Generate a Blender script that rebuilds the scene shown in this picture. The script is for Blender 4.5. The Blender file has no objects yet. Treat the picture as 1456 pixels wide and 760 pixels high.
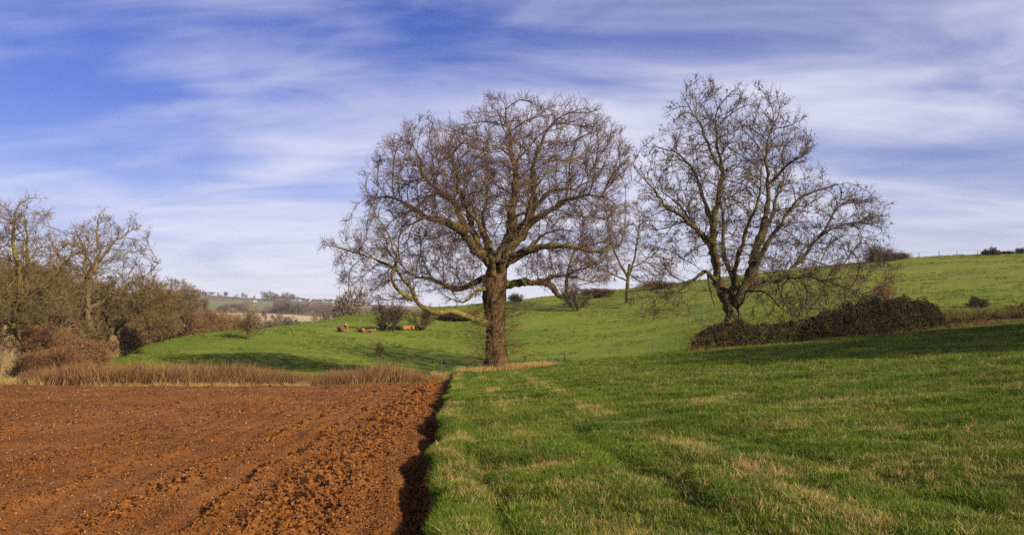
import bpy, math, time
import numpy as np
from mathutils import noise as mnoise, Vector
T0 = time.time()
RNG = np.random.default_rng(7)
scene = bpy.context.scene
COL = scene.collection

# ------------------------------------------------------------------ camera
F, PCX, HOR, EYE = 1132.0, 728.0, 445.0, 1.7      # focal length in photo pixels, centre column, eye-level row, eye height
cam_data = bpy.data.cameras.new("camera")
cam = bpy.data.objects.new("camera", cam_data)
COL.objects.link(cam)
cam.location = (0, 0, EYE)
cam.rotation_euler = (math.radians(90), 0, 0)
cam_data.sensor_width = 36
cam_data.lens = 36 * F / 1456
cam_data.shift_y = 65 / 1456
cam_data.clip_start = 0.1
cam_data.clip_end = 20000
scene.camera = cam

# ------------------------------------------------------------------ sky, sun, exposure
SUN_EL, SUN_AZ = 25.0, 132.0                      # azimuth clockwise from +Y (view direction): behind and right
def N(nt, typ, **kw):
    n = nt.nodes.new(typ)
    for k, v in kw.items():
        if k == "inp":
            for i, val in v.items():
                n.inputs[i].default_value = val
        else:
            setattr(n, k, v)
    return n
def L(nt, a, b): nt.links.new(a, b)
def M(nt, op, a, b=None, c=None, clamp=False):
    n = nt.nodes.new("ShaderNodeMath"); n.operation = op; n.use_clamp = clamp
    for i, v in enumerate((a, b, c)):
        if v is None: continue
        if isinstance(v, (int, float)): n.inputs[i].default_value = v
        else: nt.links.new(v, n.inputs[i])
    return n.outputs[0]
ALB = 1.0                                           # overall reflectance of the materials built below
def MIX(nt, fac, a, b, blend="MIX"):
    n = nt.nodes.new("ShaderNodeMix"); n.data_type = "RGBA"; n.blend_type = blend
    for i, v in ((0, fac), (6, a), (7, b)):
        if isinstance(v, (int, float)): n.inputs[i].default_value = v
        elif isinstance(v, (tuple, list)): n.inputs[i].default_value = tuple(x * ALB for x in v) + (1,)
        else: nt.links.new(v, n.inputs[i])
    return n.outputs[2]
def SMOOTH(nt, x, lo, hi):
    n = nt.nodes.new("ShaderNodeMapRange"); n.interpolation_type = "SMOOTHSTEP"
    nt.links.new(x, n.inputs[0]); n.inputs[1].default_value = lo; n.inputs[2].default_value = hi
    return n.outputs[0]

world = bpy.data.worlds.new("World"); scene.world = world; world.use_nodes = True
wt = world.node_tree; wt.nodes.clear()
sky = N(wt, "ShaderNodeTexSky", sky_type="NISHITA", sun_disc=False, sun_elevation=math.radians(SUN_EL),
        sun_rotation=math.radians(SUN_AZ), altitude=50, air_density=1.0, dust_density=0.6, ozone_density=4.0)
tc = N(wt, "ShaderNodeTexCoord")
sep = N(wt, "ShaderNodeSeparateXYZ"); L(wt, tc.outputs["Generated"], sep.inputs[0])
zz = M(wt, "ADD", M(wt, "MAXIMUM", sep.outputs[2], 0.0), 0.16)
cx = M(wt, "DIVIDE", sep.outputs[0], zz); cy = M(wt, "DIVIDE", sep.outputs[1], zz)
comb = N(wt, "ShaderNodeCombineXYZ"); L(wt, cx, comb.inputs[0]); L(wt, cy, comb.inputs[1])
def cloud_noise(rot, scl, off, scale, detail, rough, dist):
    mp = N(wt, "ShaderNodeMapping"); mp.inputs[1].default_value = off; mp.inputs[2].default_value = (0, 0, math.radians(rot)); mp.inputs[3].default_value = scl
    L(wt, comb.outputs[0], mp.inputs[0])
    n = N(wt, "ShaderNodeTexNoise", noise_dimensions="3D"); L(wt, mp.outputs[0], n.inputs["Vector"])
    n.inputs["Scale"].default_value = scale; n.inputs["Detail"].default_value = detail
    n.inputs["Roughness"].default_value = rough; n.inputs["Distortion"].default_value = dist
    return n.outputs["Fac"]
big = cloud_noise(24, (0.7, 1.0, 1), (7.52, 20.45, 6.157), 0.8, 3, 0.45, 0.5)
fine = cloud_noise(24, (0.7, 1.2, 1), (1.1566, 20.8867, 2.0), 1.6, 8, 0.54, 0.8)
wisp = cloud_noise(-28, (0.55, 1.5, 1), (20.8867, 1.1566, 5.0), 2.2, 7, 0.52, 0.8)
dens = M(wt, "ADD", M(wt, "ADD", M(wt, "MULTIPLY", big, 0.80), M(wt, "MULTIPLY", fine, 0.62)), M(wt, "MULTIPLY", wisp, 0.45))
mask = SMOOTH(wt, dens, 0.68, 1.22)
hs = N(wt, "ShaderNodeHueSaturation"); hs.inputs["Hue"].default_value = 0.51; hs.inputs["Saturation"].default_value = 1.22; hs.inputs["Value"].default_value = 0.98
L(wt, MIX(wt, 1.0, sky.outputs[0], (.70, .74, 1.10), "MULTIPLY"), hs.inputs["Color"])
veil = M(wt, "POWER", M(wt, "SUBTRACT", 1.0, M(wt, "MAXIMUM", sep.outputs[2], 0.0)), 6.0)
base_sky = MIX(wt, M(wt, "MULTIPLY", veil, 0.93), hs.outputs[0], (6.6, 6.7, 7.6))
final = MIX(wt, M(wt, "MULTIPLY", mask, 0.88), base_sky, (7.6, 7.6, 8.9))
bg = N(wt, "ShaderNodeBackground"); bg.inputs[1].default_value = 0.05
L(wt, final, bg.inputs[0])
wo = N(wt, "ShaderNodeOutputWorld"); L(wt, bg.outputs[0], wo.inputs[0])

sun_data = bpy.data.lights.new("sun", "SUN")
sun_data.energy = 5.0; sun_data.angle = math.radians(0.5); sun_data.color = (1.0, 0.86, 0.66)
sun = bpy.data.objects.new("sun", sun_data); COL.objects.link(sun)
az, el = math.radians(SUN_AZ), math.radians(SUN_EL)
SUNV = Vector((math.sin(az) * math.cos(el), math.cos(az) * math.cos(el), math.sin(el)))
sun.rotation_euler = SUNV.to_track_quat('Z', 'Y').to_euler()
sun.location = (40, -40, 60)
vs = scene.view_settings
vs.view_transform = 'Standard'; vs.look = 'None'; vs.gamma = 1; vs.use_curve_mapping = False
vs.exposure = 1.1
scene.cycles.use_denoising = False; scene.cycles.max_bounces = 4; scene.cycles.diffuse_bounces = 2; scene.cycles.glossy_bounces = 1
scene.cycles.transmission_bounces = 2; scene.cycles.transparent_max_bounces = 4

# ------------------------------------------------------------------ helpers
def smooth(x, a, b):
    t = np.clip((x - a) / (b - a), 0, 1); return t * t * (3 - 2 * t)
_H = np.random.default_rng(3).random((512, 512))
def vnoise(x, y, seed=0):
    x = np.asarray(x, float) + seed * 17.3; y = np.asarray(y, float) + seed * 31.7
    xi = np.floor(x).astype(int); yi = np.floor(y).astype(int)
    fx = x - xi; fy = y - yi
    fx = fx * fx * (3 - 2 * fx); fy = fy * fy * (3 - 2 * fy)
    h = lambda i, j: _H[i % 512, j % 512]
    return (h(xi, yi) * (1 - fx) + h(xi + 1, yi) * fx) * (1 - fy) + (h(xi, yi + 1) * (1 - fx) + h(xi + 1, yi + 1) * fx) * fy
def fbm(x, y, octv=4, seed=0, gain=0.5):
    s = 0; a = 1; t = 0
    for o in range(octv):
        s = s + a * vnoise(x * 2 ** o, y * 2 ** o, seed + o); t += a; a *= gain
    return s / t - 0.5
def new_mesh(name, verts, quads=None, tris=None, mats=(), smooth_shade=True, face_mat=None):
    me = bpy.data.meshes.new(name)
    verts = np.asarray(verts, np.float32).reshape(-1, 3)
    me.vertices.add(len(verts)); me.vertices.foreach_set("co", verts.ravel())
    idx = []; tot = []
    if quads is not None and len(quads): q = np.asarray(quads, np.int32).reshape(-1, 4); idx.append(q.ravel()); tot.append(np.full(len(q), 4, np.int32))
    if tris is not None and len(tris): t = np.asarray(tris, np.int32).reshape(-1, 3); idx.append(t.ravel()); tot.append(np.full(len(t), 3, np.int32))
    if idx:
        idx = np.concatenate(idx); tot = np.concatenate(tot)
        start = np.concatenate([[0], np.cumsum(tot)[:-1]]).astype(np.int32)
        me.loops.add(len(idx)); me.loops.foreach_set("vertex_index", idx)
        me.polygons.add(len(tot)); me.polygons.foreach_set("loop_start", start)
        me.polygons.foreach_set("use_smooth", np.full(len(tot), smooth_shade))
    for m in mats: me.materials.append(m)
    if face_mat is not None: me.polygons.foreach_set("material_index", np.asarray(face_mat, np.int32))
    me.update(calc_edges=True)
    return me
def obj(name, me, parent=None, label=None, cat=None, group=None, kind=None, loc=None):
    o = bpy.data.objects.new(name, me); COL.objects.link(o)
    if parent is not None: o.parent = parent
    if loc is not None: o.location = loc
    tag(o, label, cat, group, kind)
    return o
def tag(o, label=None, cat=None, group=None, kind=None):
    for k, v in (("label", label), ("category", cat), ("group", group), ("kind", kind)):
        if v: o[k] = v
def P(px, py, D):                                   # a photo pixel at a chosen distance -> a place in the world
    return np.array([(px - PCX) / F * D, D, EYE - (py - HOR) / F * D])
def copy_tree(o, parent=None):
    c = o.copy(); COL.objects.link(c); c.parent = parent
    for ch in o.children: copy_tree(ch, c)
    return c

# ------------------------------------------------------------------ materials
ALB = 0.62
def material(name, rough=0.9, spec=0.2):
    m = bpy.data.materials.new(name); m.use_nodes = True
    nt = m.node_tree; b = nt.nodes["Principled BSDF"]
    b.inputs["Roughness"].default_value = rough; b.inputs["Specular IOR Level"].default_value = spec
    return m, nt, b
def pos(nt, scale=(1, 1, 1)):
    g = N(nt, "ShaderNodeNewGeometry")
    mp = N(nt, "ShaderNodeMapping"); mp.inputs[3].default_value = scale; L(nt, g.outputs["Position"], mp.inputs[0])
    return mp.outputs[0]
def noise_tex(nt, vec, scale, detail=4, rough=0.55, dist=0.0):
    n = N(nt, "ShaderNodeTexNoise"); L(nt, vec, n.inputs["Vector"])
    n.inputs["Scale"].default_value = scale; n.inputs["Detail"].default_value = detail
    n.inputs["Roughness"].default_value = rough; n.inputs["Distortion"].default_value = dist
    return n.outputs["Fac"]
def bump(nt, b, h, strength, dist):
    n = N(nt, "ShaderNodeBump"); n.inputs["Strength"].default_value = strength; n.inputs["Distance"].default_value = dist
    L(nt, h, n.inputs["Height"]); L(nt, n.outputs[0], b.inputs["Normal"])

def mat_soil():
    m, nt, b = material("ploughed_soil", 0.95, 0.15)
    p = pos(nt)
    a = noise_tex(nt, p, 0.35, 5, 0.6); c = noise_tex(nt, p, 9, 6, 0.7); d = noise_tex(nt, p, 55, 3, 0.6)
    col = MIX(nt, SMOOTH(nt, a, .35, .65), (.165, .054, .008), (.262, .102, .021))
    col = MIX(nt, M(nt, "MULTIPLY", SMOOTH(nt, c, .48, .70), .55), col, (.10, .034, .010))
    col = MIX(nt, M(nt, "MULTIPLY", SMOOTH(nt, d, .58, .72), .6), col, (.40, .19, .07))
    L(nt, col, b.inputs["Base Color"])
    bump(nt, b, M(nt, "ADD", M(nt, "MULTIPLY", c, 1.0), M(nt, "MULTIPLY", d, .35)), 0.9, 0.035)
    return m
def mat_clod():
    m, nt, b = material("soil_clod", 0.95, 0.1)
    oi = N(nt, "ShaderNodeObjectInfo")
    c = noise_tex(nt, pos(nt), 40, 4, 0.65)
    col = MIX(nt, oi.outputs["Random"], (.098, .032, .006), (.285, .110, .024)); col = MIX(nt, M(nt, "LESS_THAN", oi.outputs["Random"], .28), col, (.030, .012, .005))
    col = MIX(nt, M(nt, "MULTIPLY", SMOOTH(nt, c, .5, .7), .5), col, (.14, .05, .018))
    L(nt, col, b.inputs["Base Color"]); bump(nt, b, c, 0.7, 0.01)
    return m
def mat_flint():
    m, nt, b = material("flint_stone", 0.6, 0.4)
    oi = N(nt, "ShaderNodeObjectInfo")
    L(nt, MIX(nt, oi.outputs["Random"], (.50, .21, .07), (.78, .48, .25)), b.inputs["Base Color"])
    return m
def mat_grass_ground():
    m, nt, b = material("grassland", 0.95, 0.1)
    p = pos(nt)
    a = noise_tex(nt, p, .05, 4, .55); c = noise_tex(nt, pos(nt, (.5, 1.3, 1.3)), .28, 6, .68, .5); d = noise_tex(nt, pos(nt, (.6, 1.2, 1.2)), 1.5, 6, .75); e = noise_tex(nt, p, 14, 3, .7)
    col = MIX(nt, SMOOTH(nt, a, .35, .65), (.145, .215, .012), (.210, .270, .020))
    col = MIX(nt, M(nt, "MULTIPLY", SMOOTH(nt, c, .48, .70), .60), col, (.30, .25, .055))
    col = MIX(nt, M(nt, "MULTIPLY", SMOOTH(nt, d, .47, .70), .70), col, (.060, .110, .008))
    col = MIX(nt, M(nt, "MULTIPLY", SMOOTH(nt, e, .5, .75), .35), col, (.21, .21, .05))
    g = N(nt, "ShaderNodeNewGeometry"); s = N(nt, "ShaderNodeSeparateXYZ"); L(nt, g.outputs["Position"], s.inputs[0])
    # the drier, yellower sward on the upper hillside
    up = SMOOTH(nt, M(nt, "ADD", s.outputs[2], M(nt, "MULTIPLY", c, 5)), 4.0, 12.0)
    col = MIX(nt, M(nt, "MULTIPLY", up, .38), col, (.215, .185, .035))
    L(nt, col, b.inputs["Base Color"])
    bump(nt, b, M(nt, "ADD", M(nt, "MULTIPLY", d, 1.0), M(nt, "MULTIPLY", e, .3)), 0.9, 0.25)
    return m
def mat_blade(name, c0, c1, trans=.35):
    m, nt, b = material(name, 0.65, 0.25)
    oi = N(nt, "ShaderNodeObjectInfo")
    p = pos(nt)
    v = noise_tex(nt, p, .5, 3, .6)
    f = M(nt, "ADD", M(nt, "MULTIPLY", oi.outputs["Random"], .6), M(nt, "MULTIPLY", SMOOTH(nt, v, .35, .65), .4))
    col = MIX(nt, f, c0, c1)
    L(nt, col, b.inputs["Base Color"])
    t = N(nt, "ShaderNodeBsdfTranslucent"); L(nt, col, t.inputs[0])
    mx = N(nt, "ShaderNodeMixShader"); mx.inputs[0].default_value = trans
    L(nt, b.outputs[0], mx.inputs[1]); L(nt, t.outputs[0], mx.inputs[2])
    L(nt, mx.outputs[0], nt.nodes["Material Output"].inputs[0])
    return m
def mat_bark(name, dark, light, moss, moss_amt, sc=1.0):
    m, nt, b = material(name, 0.95, 0.1)
    p = pos(nt, (1, 1, .3))
    a = noise_tex(nt, p, 9 * sc, 6, .7, .4); c = noise_tex(nt, pos(nt), .9, 4, .6); d = noise_tex(nt, pos(nt), 3.2, 4, .6)
    col = MIX(nt, SMOOTH(nt, a, .36, .62), dark, light)
    col = MIX(nt, M(nt, "MULTIPLY", SMOOTH(nt, c, .48, .62), moss_amt), col, moss)
    col = MIX(nt, M(nt, "MULTIPLY", SMOOTH(nt, d, .58, .72), .4), col, tuple(x * 1.5 for x in light))
    L(nt, col, b.inputs["Base Color"]); bump(nt, b, a, 1.0, 0.06)
    return m
def mat_twig(name, c0, c1, sc=.8):
    m, nt, b = material(name, 0.8, 0.15)
    v = noise_tex(nt, pos(nt), sc, 3, .6)
    L(nt, MIX(nt, SMOOTH(nt, v, .35, .65), c0, c1), b.inputs["Base Color"])
    return m
def mat_plain(name, c0, c1, sc=2.0, rough=.9):
    m, nt, b = material(name, rough, 0.15)
    v = noise_tex(nt, pos(nt), sc, 5, .65)
    L(nt, MIX(nt, SMOOTH(nt, v, .3, .7), c0, c1), b.inputs["Base Color"]); return m

SOIL, CLOD, FLINT, GRASS = mat_soil(), mat_clod(), mat_flint(), mat_grass_ground()
THATCH = mat_plain("meadow_thatch", (.055, .075, .010), (.150, .130, .035), 18)
BL_GREEN = mat_blade("grass_blade", (.052, .105, .005), (.215, .300, .022))
BL_STRAW = mat_blade("dry_grass_blade", (.42, .27, .075), (.74, .53, .20))
BL_REED = mat_blade("dead_reed", (.120, .058, .021), (.38, .205, .075), .2)
BARK_OAK = mat_bark("oak_bark", (.026, .015, .008), (.165, .095, .042), (.12, .10, .028), .45)
BARK_LIMB = mat_bark("oak_limb_bark", (.030, .020, .010), (.185, .132, .050), (.235, .205, .036), .75)
BARK_MOSS = mat_bark("mossy_limb_bark", (.055, .043, .014), (.19, .15, .045), (.27, .235, .042), .75)
BARK_ASH = mat_bark("ash_bark", (.026, .019, .010), (.150, .112, .048), (.175, .152, .038), .50)
BARK_WARM = mat_bark("left_oak_bark", (.09, .055, .028), (.26, .175, .085), (.21, .18, .06), .5)
TW_OAK = mat_twig("oak_twigs", (.110, .060, .048), (.185, .108, .074))
TW_ASH = mat_twig("ash_twigs", (.085, .052, .030), (.165, .108, .056))
TW_OLIVE = mat_twig("olive_twigs", (.130, .092, .032), (.225, .140, .058), .25)
TW_RUSSET = mat_twig("russet_twigs", (.145, .070, .030), (.270, .145, .062), .25)
TW_DARK = mat_twig("dark_twigs", (.060, .036, .020), (.115, .064, .034), .5)
LEAF_DARK = mat_plain("bramble_leaf", (.012, .016, .006), (.060, .040, .014), 5.0)
KEYS = mat_plain("ash_keys", (.055, .030, .020), (.115, .062, .036), 3.0)

# ------------------------------------------------------------------ terrain
DY = np.array([-20., 0, 5.8, 9.4, 15, 30, 48, 70, 120, 300]); DX = np.array([-.1, -.28, -.56, -.95, -1.38, -2.35, -3.42, -4.6, -7.5, -18])
def ditch_x(y): return np.interp(y, DY, DX) + 0.12 * (np.sin(np.asarray(y) * .9) * np.exp(-np.asarray(y).clip(0) / 30)) + .06 * np.sin(np.asarray(y) * 2.3 + 1) + .22 * fbm(np.asarray(y, float) * .9, np.zeros(np.shape(y)), 4, 77, .6)
BX = np.array([-120., -45, -32, -22, -12, -5, -1, 13.5, 38.6, 80, 160]); BYV = np.array([58., 54, 48.5, 42.5, 43.5, 48, 54, 57, 62, 66, 72])
def field_end(x): return np.interp(x, BX, BYV)
def near_h(x, y):
    x = np.asarray(x, float); y = np.asarray(y, float)
    xs = np.where(x > 60, 60 + (x - 60) * .6, x)
    gz = .1 + .083 * xs - .040 * y
    gz = gz + .20 * fbm(x * .4, y * .4, 4, 5) + .16 * fbm(x * 1.5, y * 1.5, 4, 9)
    pz = -.1 - .05 * y + .02 * np.minimum(0, x + 25) + .08 * fbm(x * .2, y * .2, 3, 6)
    s = x - ditch_x(y)
    gz = gz - .085 * (np.exp(-((s - .62) / .14) ** 2) + .8 * np.exp(-((s - 2.45) / .18) ** 2) + .6 * np.exp(-((s - 4.3) / .2) ** 2)) * smooth(fbm(y * .5, s * .3, 2, 15), -.22, .05)
    w = smooth(s, -.03, .07 + .06 * fbm(y * 2.5, y * 0, 2, 4))
    return pz * (1 - w) + gz * w - .24 * np.exp(-((s + .16) / .17) ** 2) * smooth(s, .06, -.06) + .05 * np.exp(-((s - .35) / .25) ** 2)
# control points of the land beyond the two near fields: (pixel column, pixel row, distance)
CP = [(-300,525,60),(0,535,60),(100,533,60),(170,525,66),(250,520,62),(350,528,58),(500,527,62),(627,531,72),(700,527,78),(803,513,84),(867,509,86),(928,503,88),(990,497,86),
      (1043,487,72),(1043,470,90),(1043,440,113),(1043,412,145),(1043,393,175),(1043,397,215),
      (1300,452,75),(1300,435,92),(1300,402,130),(1300,367,175),(1300,376,220),(1160,465,80),(1160,430,112),(1160,382,172),(1160,390,220),
      (1456,447,75),(1456,434,90),(1456,398,125),(1456,360,172),(1456,372,225),(1750,430,80),(1750,395,120),(1750,350,175),(1750,362,230),(2100,400,80),(2100,360,170),
      (900,472,108),(900,442,134),(900,414,165),(900,410,178),(900,416,220),(800,490,100),(800,452,132),(800,424,165),(800,420,176),(800,427,220),
      (700,490,100),(700,455,132),(700,432,160),(700,430,172),(700,440,215),(620,495,95),(620,458,128),(620,440,150),(620,438,160),(620,455,200),
      (555,471,110),(500,449,138),(500,447,146),(500,485,190),(500,492,92),(460,457,126),(460,455,131),(460,492,170),(430,495,85),
      (355,484,92),(355,469,108),(355,467,114),(355,505,150),(350,512,72),(300,473,100),(300,471,106),(300,512,140),(250,485,92),(250,484,98),(250,525,130),(200,498,84),(200,499,90),(200,540,125),
      (100,520,80),(100,545,120),(0,525,85),(0,550,120),(-300,530,90),(-300,560,130),(270,508,70)]
CPW = np.array([P(*c) for c in CP])
_extra = []
for x in (-45., -32, -22, -12, -5, 0, 8, 16, 26, 38, 55, 75):
    y = float(field_end(x)) - 1.0; _extra.append((x, y, float(near_h(x, y))))
CPW = np.vstack([CPW, np.array(_extra)])
def _tps(r2): return np.where(r2 > 0, r2 * np.log(np.maximum(r2, 1e-9)), 0)
class TPS:
    def __init__(s, pts, sc, lam=.02):
        s.p = pts[:, :2] / sc; s.sc = sc; n = len(pts)
        d = ((s.p[:, None] - s.p[None]) ** 2).sum(-1)
        A = np.zeros((n + 3, n + 3)); A[:n, :n] = _tps(d) + lam * np.eye(n); Q = np.c_[np.ones(n), s.p]
        A[:n, n:] = Q; A[n:, :n] = Q.T
        s.w = np.linalg.solve(A, np.r_[pts[:, 2], 0, 0, 0])
    def __call__(s, x, y):
        sh = np.shape(x); q = np.c_[np.ravel(x), np.ravel(y)] / s.sc; out = np.empty(len(q))
        for i in range(0, len(q), 20000):
            c = q[i:i + 20000]; d = ((c[:, None] - s.p[None]) ** 2).sum(-1)
            out[i:i + 20000] = _tps(d) @ s.w[:-3] + s.w[-3] + c @ s.w[-2:]
        return out.reshape(sh)
HILL = TPS(CPW, 50.0)
def height(x, y):
    x = np.asarray(x, float); y = np.asarray(y, float)
    fe = field_end(x)
    w = smooth(y, fe - 1.5, fe + 6)
    h = near_h(x, y)
    far = HILL(x, np.maximum(y, 40)) + .5 * fbm(x * .09, y * .11, 3, 11) + .22 * fbm(x * .35, y * .6, 3, 12)
    return h * (1 - w) + far * w
def ground(x, y): return float(height(np.array([x]), np.array([y]))[0])
def on_ground(px, D, dz=0.0):
    x = (px - PCX) / F * D; return Vector((x, D, ground(x, D) + dz))

def grid_faces(nr, nc):
    i = np.arange(nr - 1)[:, None] * nc + np.arange(nc - 1)[None]
    return np.stack([i, i + 1, i + nc + 1, i + nc], -1)
def sub_mesh(name, V, faces, mats):
    used, inv = np.unique(faces.ravel(), return_inverse=True)
    return new_mesh(name, V[used], quads=inv.reshape(-1, 4), mats=mats)

# grassland: rows run away from the camera, columns fan out from the furrow along the field edge
ys = np.r_[np.linspace(-16, 2.5, 14), np.geomspace(2.8, 262, 380)]
sg = np.r_[-2.2, -1.7, -1.3, np.linspace(-1.05, -.12, 130), np.linspace(-.115, .16, 150), np.linspace(.165, .85, 140), np.geomspace(.86, 3.0, 30)]
YY = np.repeat(ys[:, None], len(sg), 1); XX = ditch_x(YY) + sg[None] * np.sqrt(YY ** 2 + 9)
ZZ = height(XX, YY)
FE = field_end(XX)
plough = (XX < ditch_x(YY) - .02) & (YY < FE)
# the ploughed field has a finer sheet of its own above this one
ZG = ZZ - np.where(plough, .25, 0)
V = np.stack([XX, YY, ZG], -1).reshape(-1, 3)
Fc = grid_faces(*YY.shape).reshape(-1, 4)
cyy = V[Fc].mean(1); near = cyy[:, 1] < field_end(cyy[:, 0]) + .5
obj("grass_field", sub_mesh("grass_field", V, Fc[near], [THATCH]), label="rough green meadow with straw flecks right of the ploughed field", cat="meadow", kind="structure")
obj("pasture_hill", sub_mesh("pasture_hill", V, Fc[~near], [GRASS]), label="green pasture rising to the skyline behind the two big trees", cat="hillside", kind="structure")

# ploughed field
yp = np.geomspace(3.6, 62, 560); tp = np.r_[np.linspace(0, .10, 130)[:-1], np.linspace(.10, 1.02, 470)]
YP = np.repeat(yp[:, None], len(tp), 1); XP = ditch_x(YP) + .02 - tp[None] * np.sqrt(YP ** 2 + 9)
S = ditch_x(YP) - XP
def furrow(s, x, y):
    rough = np.exp(-((s - 1.55) / .75) ** 2) + .45 * np.exp(-((s - 3.6) / .4) ** 2) + .35 * np.exp(-((s - 6.3) / .4) ** 2) + .25 * np.exp(-((s - 10.) / .5) ** 2) + .2 * np.exp(-((s - 15.) / .6) ** 2)
    for s0, wl, al in ((2.55, .13, .8), (3.55, .12, .7), (4.9, .13, .6), (6.9, .15, .55), (9.6, .2, .5), (13.2, .25, .45), (18., .3, .4)): rough = rough + al * np.exp(-((s - s0) / wl) ** 2) * smooth(fbm(y * .45, s * .2, 2, 29), -.2, .1)
    ridge = .042 * np.sin(s * 2 * math.pi / .48 + 1.5 * fbm(x * .3, y * .3, 2, 21) + .8) * (.5 + fbm(x * .8, y * .8, 3, 22))
    cl = fbm(x * 4, y * 4, 3, 23); c2 = fbm(x * 11, y * 11, 3, 24, .8)
    clod = np.maximum(0, cl) * .07 + np.maximum(0, c2 - .02) * .12 - np.maximum(0, fbm(x * 5.5, y * 5.5, 2, 27) - .10) * .55 * np.clip(rough + .12, 0, 1)
    tram = -.025 * (np.exp(-((s - 2.75) / .2) ** 2) + np.exp(-((s - 4.6) / .2) ** 2) + np.exp(-((s - 8.2) / .25) ** 2) + np.exp(-((s - 12.4) / .3) ** 2))
    return (ridge + clod * (.40 + 1.0 * rough) + tram + .02 * rough) * smooth(s, .12, .5), rough
dz, _ = furrow(S, XP, YP)
ZP = near_h(XP, YP) + dz + .005
okp = YP < field_end(XP) + .4
Vp = np.stack([XP, YP, ZP], -1).reshape(-1, 3); Fp = grid_faces(*YP.shape)[:, :, ::-1].reshape(-1, 4)
keep = okp.ravel()[Fp].all(1)
obj("ploughed_field", sub_mesh("ploughed_field", Vp, Fp[keep], [SOIL]), label="red brown ploughed field scattered with pale stones", cat="field", kind="structure")
def plough_z(x, y):
    s = ditch_x(y) - x
    return near_h(x, y) + furrow(s, x, y)[0] + .005

# far valley and hills beyond the pasture edge
FP = [(-500,600,170),(0,590,170),(300,590,170),(500,580,190),(700,560,220),(1000,520,260),(1400,490,300),(2200,470,320),
      (-500,500,350),(0,495,350),(250,490,350),(400,478,350),(500,478,350),(700,475,380),(1000,470,420),(1400,470,450),(2200,470,450),
      (-500,470,520),(0,468,520),(250,464,480),(300,462,480),(350,462,480),(420,462,480),(480,463,480),(560,464,480),(700,464,500),(1400,464,560),
      (250,446,650),(350,445,650),(420,449,650),(480,456,650),(560,459,650),(700,460,700),(0,450,700),(1200,460,800),
      (-600,418,1300),(0,417,1300),(130,416,1300),(250,417,1300),(300,420,1300),(350,425,1300),(400,428,1300),(450,430,1300),(520,434,1300),(600,436,1300),(728,438,1300),(1000,440,1300),(1500,440,1300),(2300,440,1300),
      (250,437,900),(330,439,900),(400,441,900),(480,446,900),(560,448,900),(700,450,950),(0,438,900),(1200,450,1000),
      (-600,430,1900),(0,428,1900),(300,430,1900),(520,440,1900),(728,443,1900),(1400,445,1900),(2300,446,1900)]
FAR = TPS(np.array([P(*c) for c in FP]), 400.0, .002)
def far_h(x, y): return FAR(x, y) + 1.0 * fbm(np.asarray(x) * .008, np.asarray(y) * .008, 3, 31)
yf = np.geomspace(180, 2000, 170); af = np.linspace(-1.15, 1.35, 260)
YF = np.repeat(yf[:, None], len(af), 1); XF = YF * af[None]
ZF = far_h(XF, YF)
Vf = np.stack([XF, YF, ZF], -1).reshape(-1, 3); Ff = grid_faces(*YF.shape).reshape(-1, 4)
fc = Vf[Ff].mean(1); fpx = PCX + F * fc[:, 0] / fc[:, 1]; fD = fc[:, 1]
zone = np.zeros(len(Ff), int)                       # 0 scrubby valley
j = 25 * np.sin(fpx * .03)
zone[(fD > 470 + .25 * j) & (fD < 690 + j - np.maximum(0, fpx - 420) * .9) & (fpx > 285) & (fpx < 520)] = 1
zone[(fD > 800 + j) & (fD < 1150) & (fpx > 225) & (fpx < 345 + j * .4)] = 2
zone[(fD > 860) & (fD < 1240) & (fpx >= 345 + j * .4) & (fpx < 398)] = 3
zone[(fD > 1000) & (fD < 1230) & (fpx >= 398) & (fpx < 470)] = 4
zone[(fD > 1160) & (fD < 1330) & (fpx > 440)] = 5
zone[(fD > 640) & (fD < 800) & (fpx > 470)] = 2
FIELD = [("valley_floor", "dull brown scrubby valley floor far beyond the pasture", (.125, .090, .045), (.175, .130, .060)),
         ("stubble_field", "pale peach stubble field far off in the valley", (.50, .345, .185), (.58, .42, .24)),
         ("green_field", "far green field on the hillside above the pale stubble", (.150, .170, .050), (.190, .200, .065)),
         ("winter_field", "dull olive field high on the far hill", (.170, .165, .070), (.205, .19, .085)),
         ("tan_field", "tan field on the far hill below the wooded ridge", (.30, .215, .11), (.35, .25, .13)),
         ("ridge_field", "reddish brown field along the far ridge", (.26, .165, .10), (.31, .20, .12))]
for z, (nm, lb, c0, c1) in enumerate(FIELD):
    if (zone == z).any(): obj(nm, sub_mesh(nm, Vf, Ff[zone == z], [mat_plain(nm, c0, c1, .03)]), label=lb, cat="field", kind="structure")
a = np.linspace(0, 2 * math.pi, 65)[:-1]
disc = np.r_[[[0, 0, -60]], np.c_[9000 * np.cos(a), 9000 * np.sin(a), np.full(64, -60)]]
obj("distant_plain", new_mesh("distant_plain", disc, tris=[(0, i + 1, (i + 1) % 64 + 1) for i in range(64)], mats=[mat_plain("plain", (.10, .11, .04), (.14, .14, .06), .01)]),
    label="low plain beneath and beyond the far hills", cat="plain", kind="structure")
print("terrain", round(time.time() - T0, 1))

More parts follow.
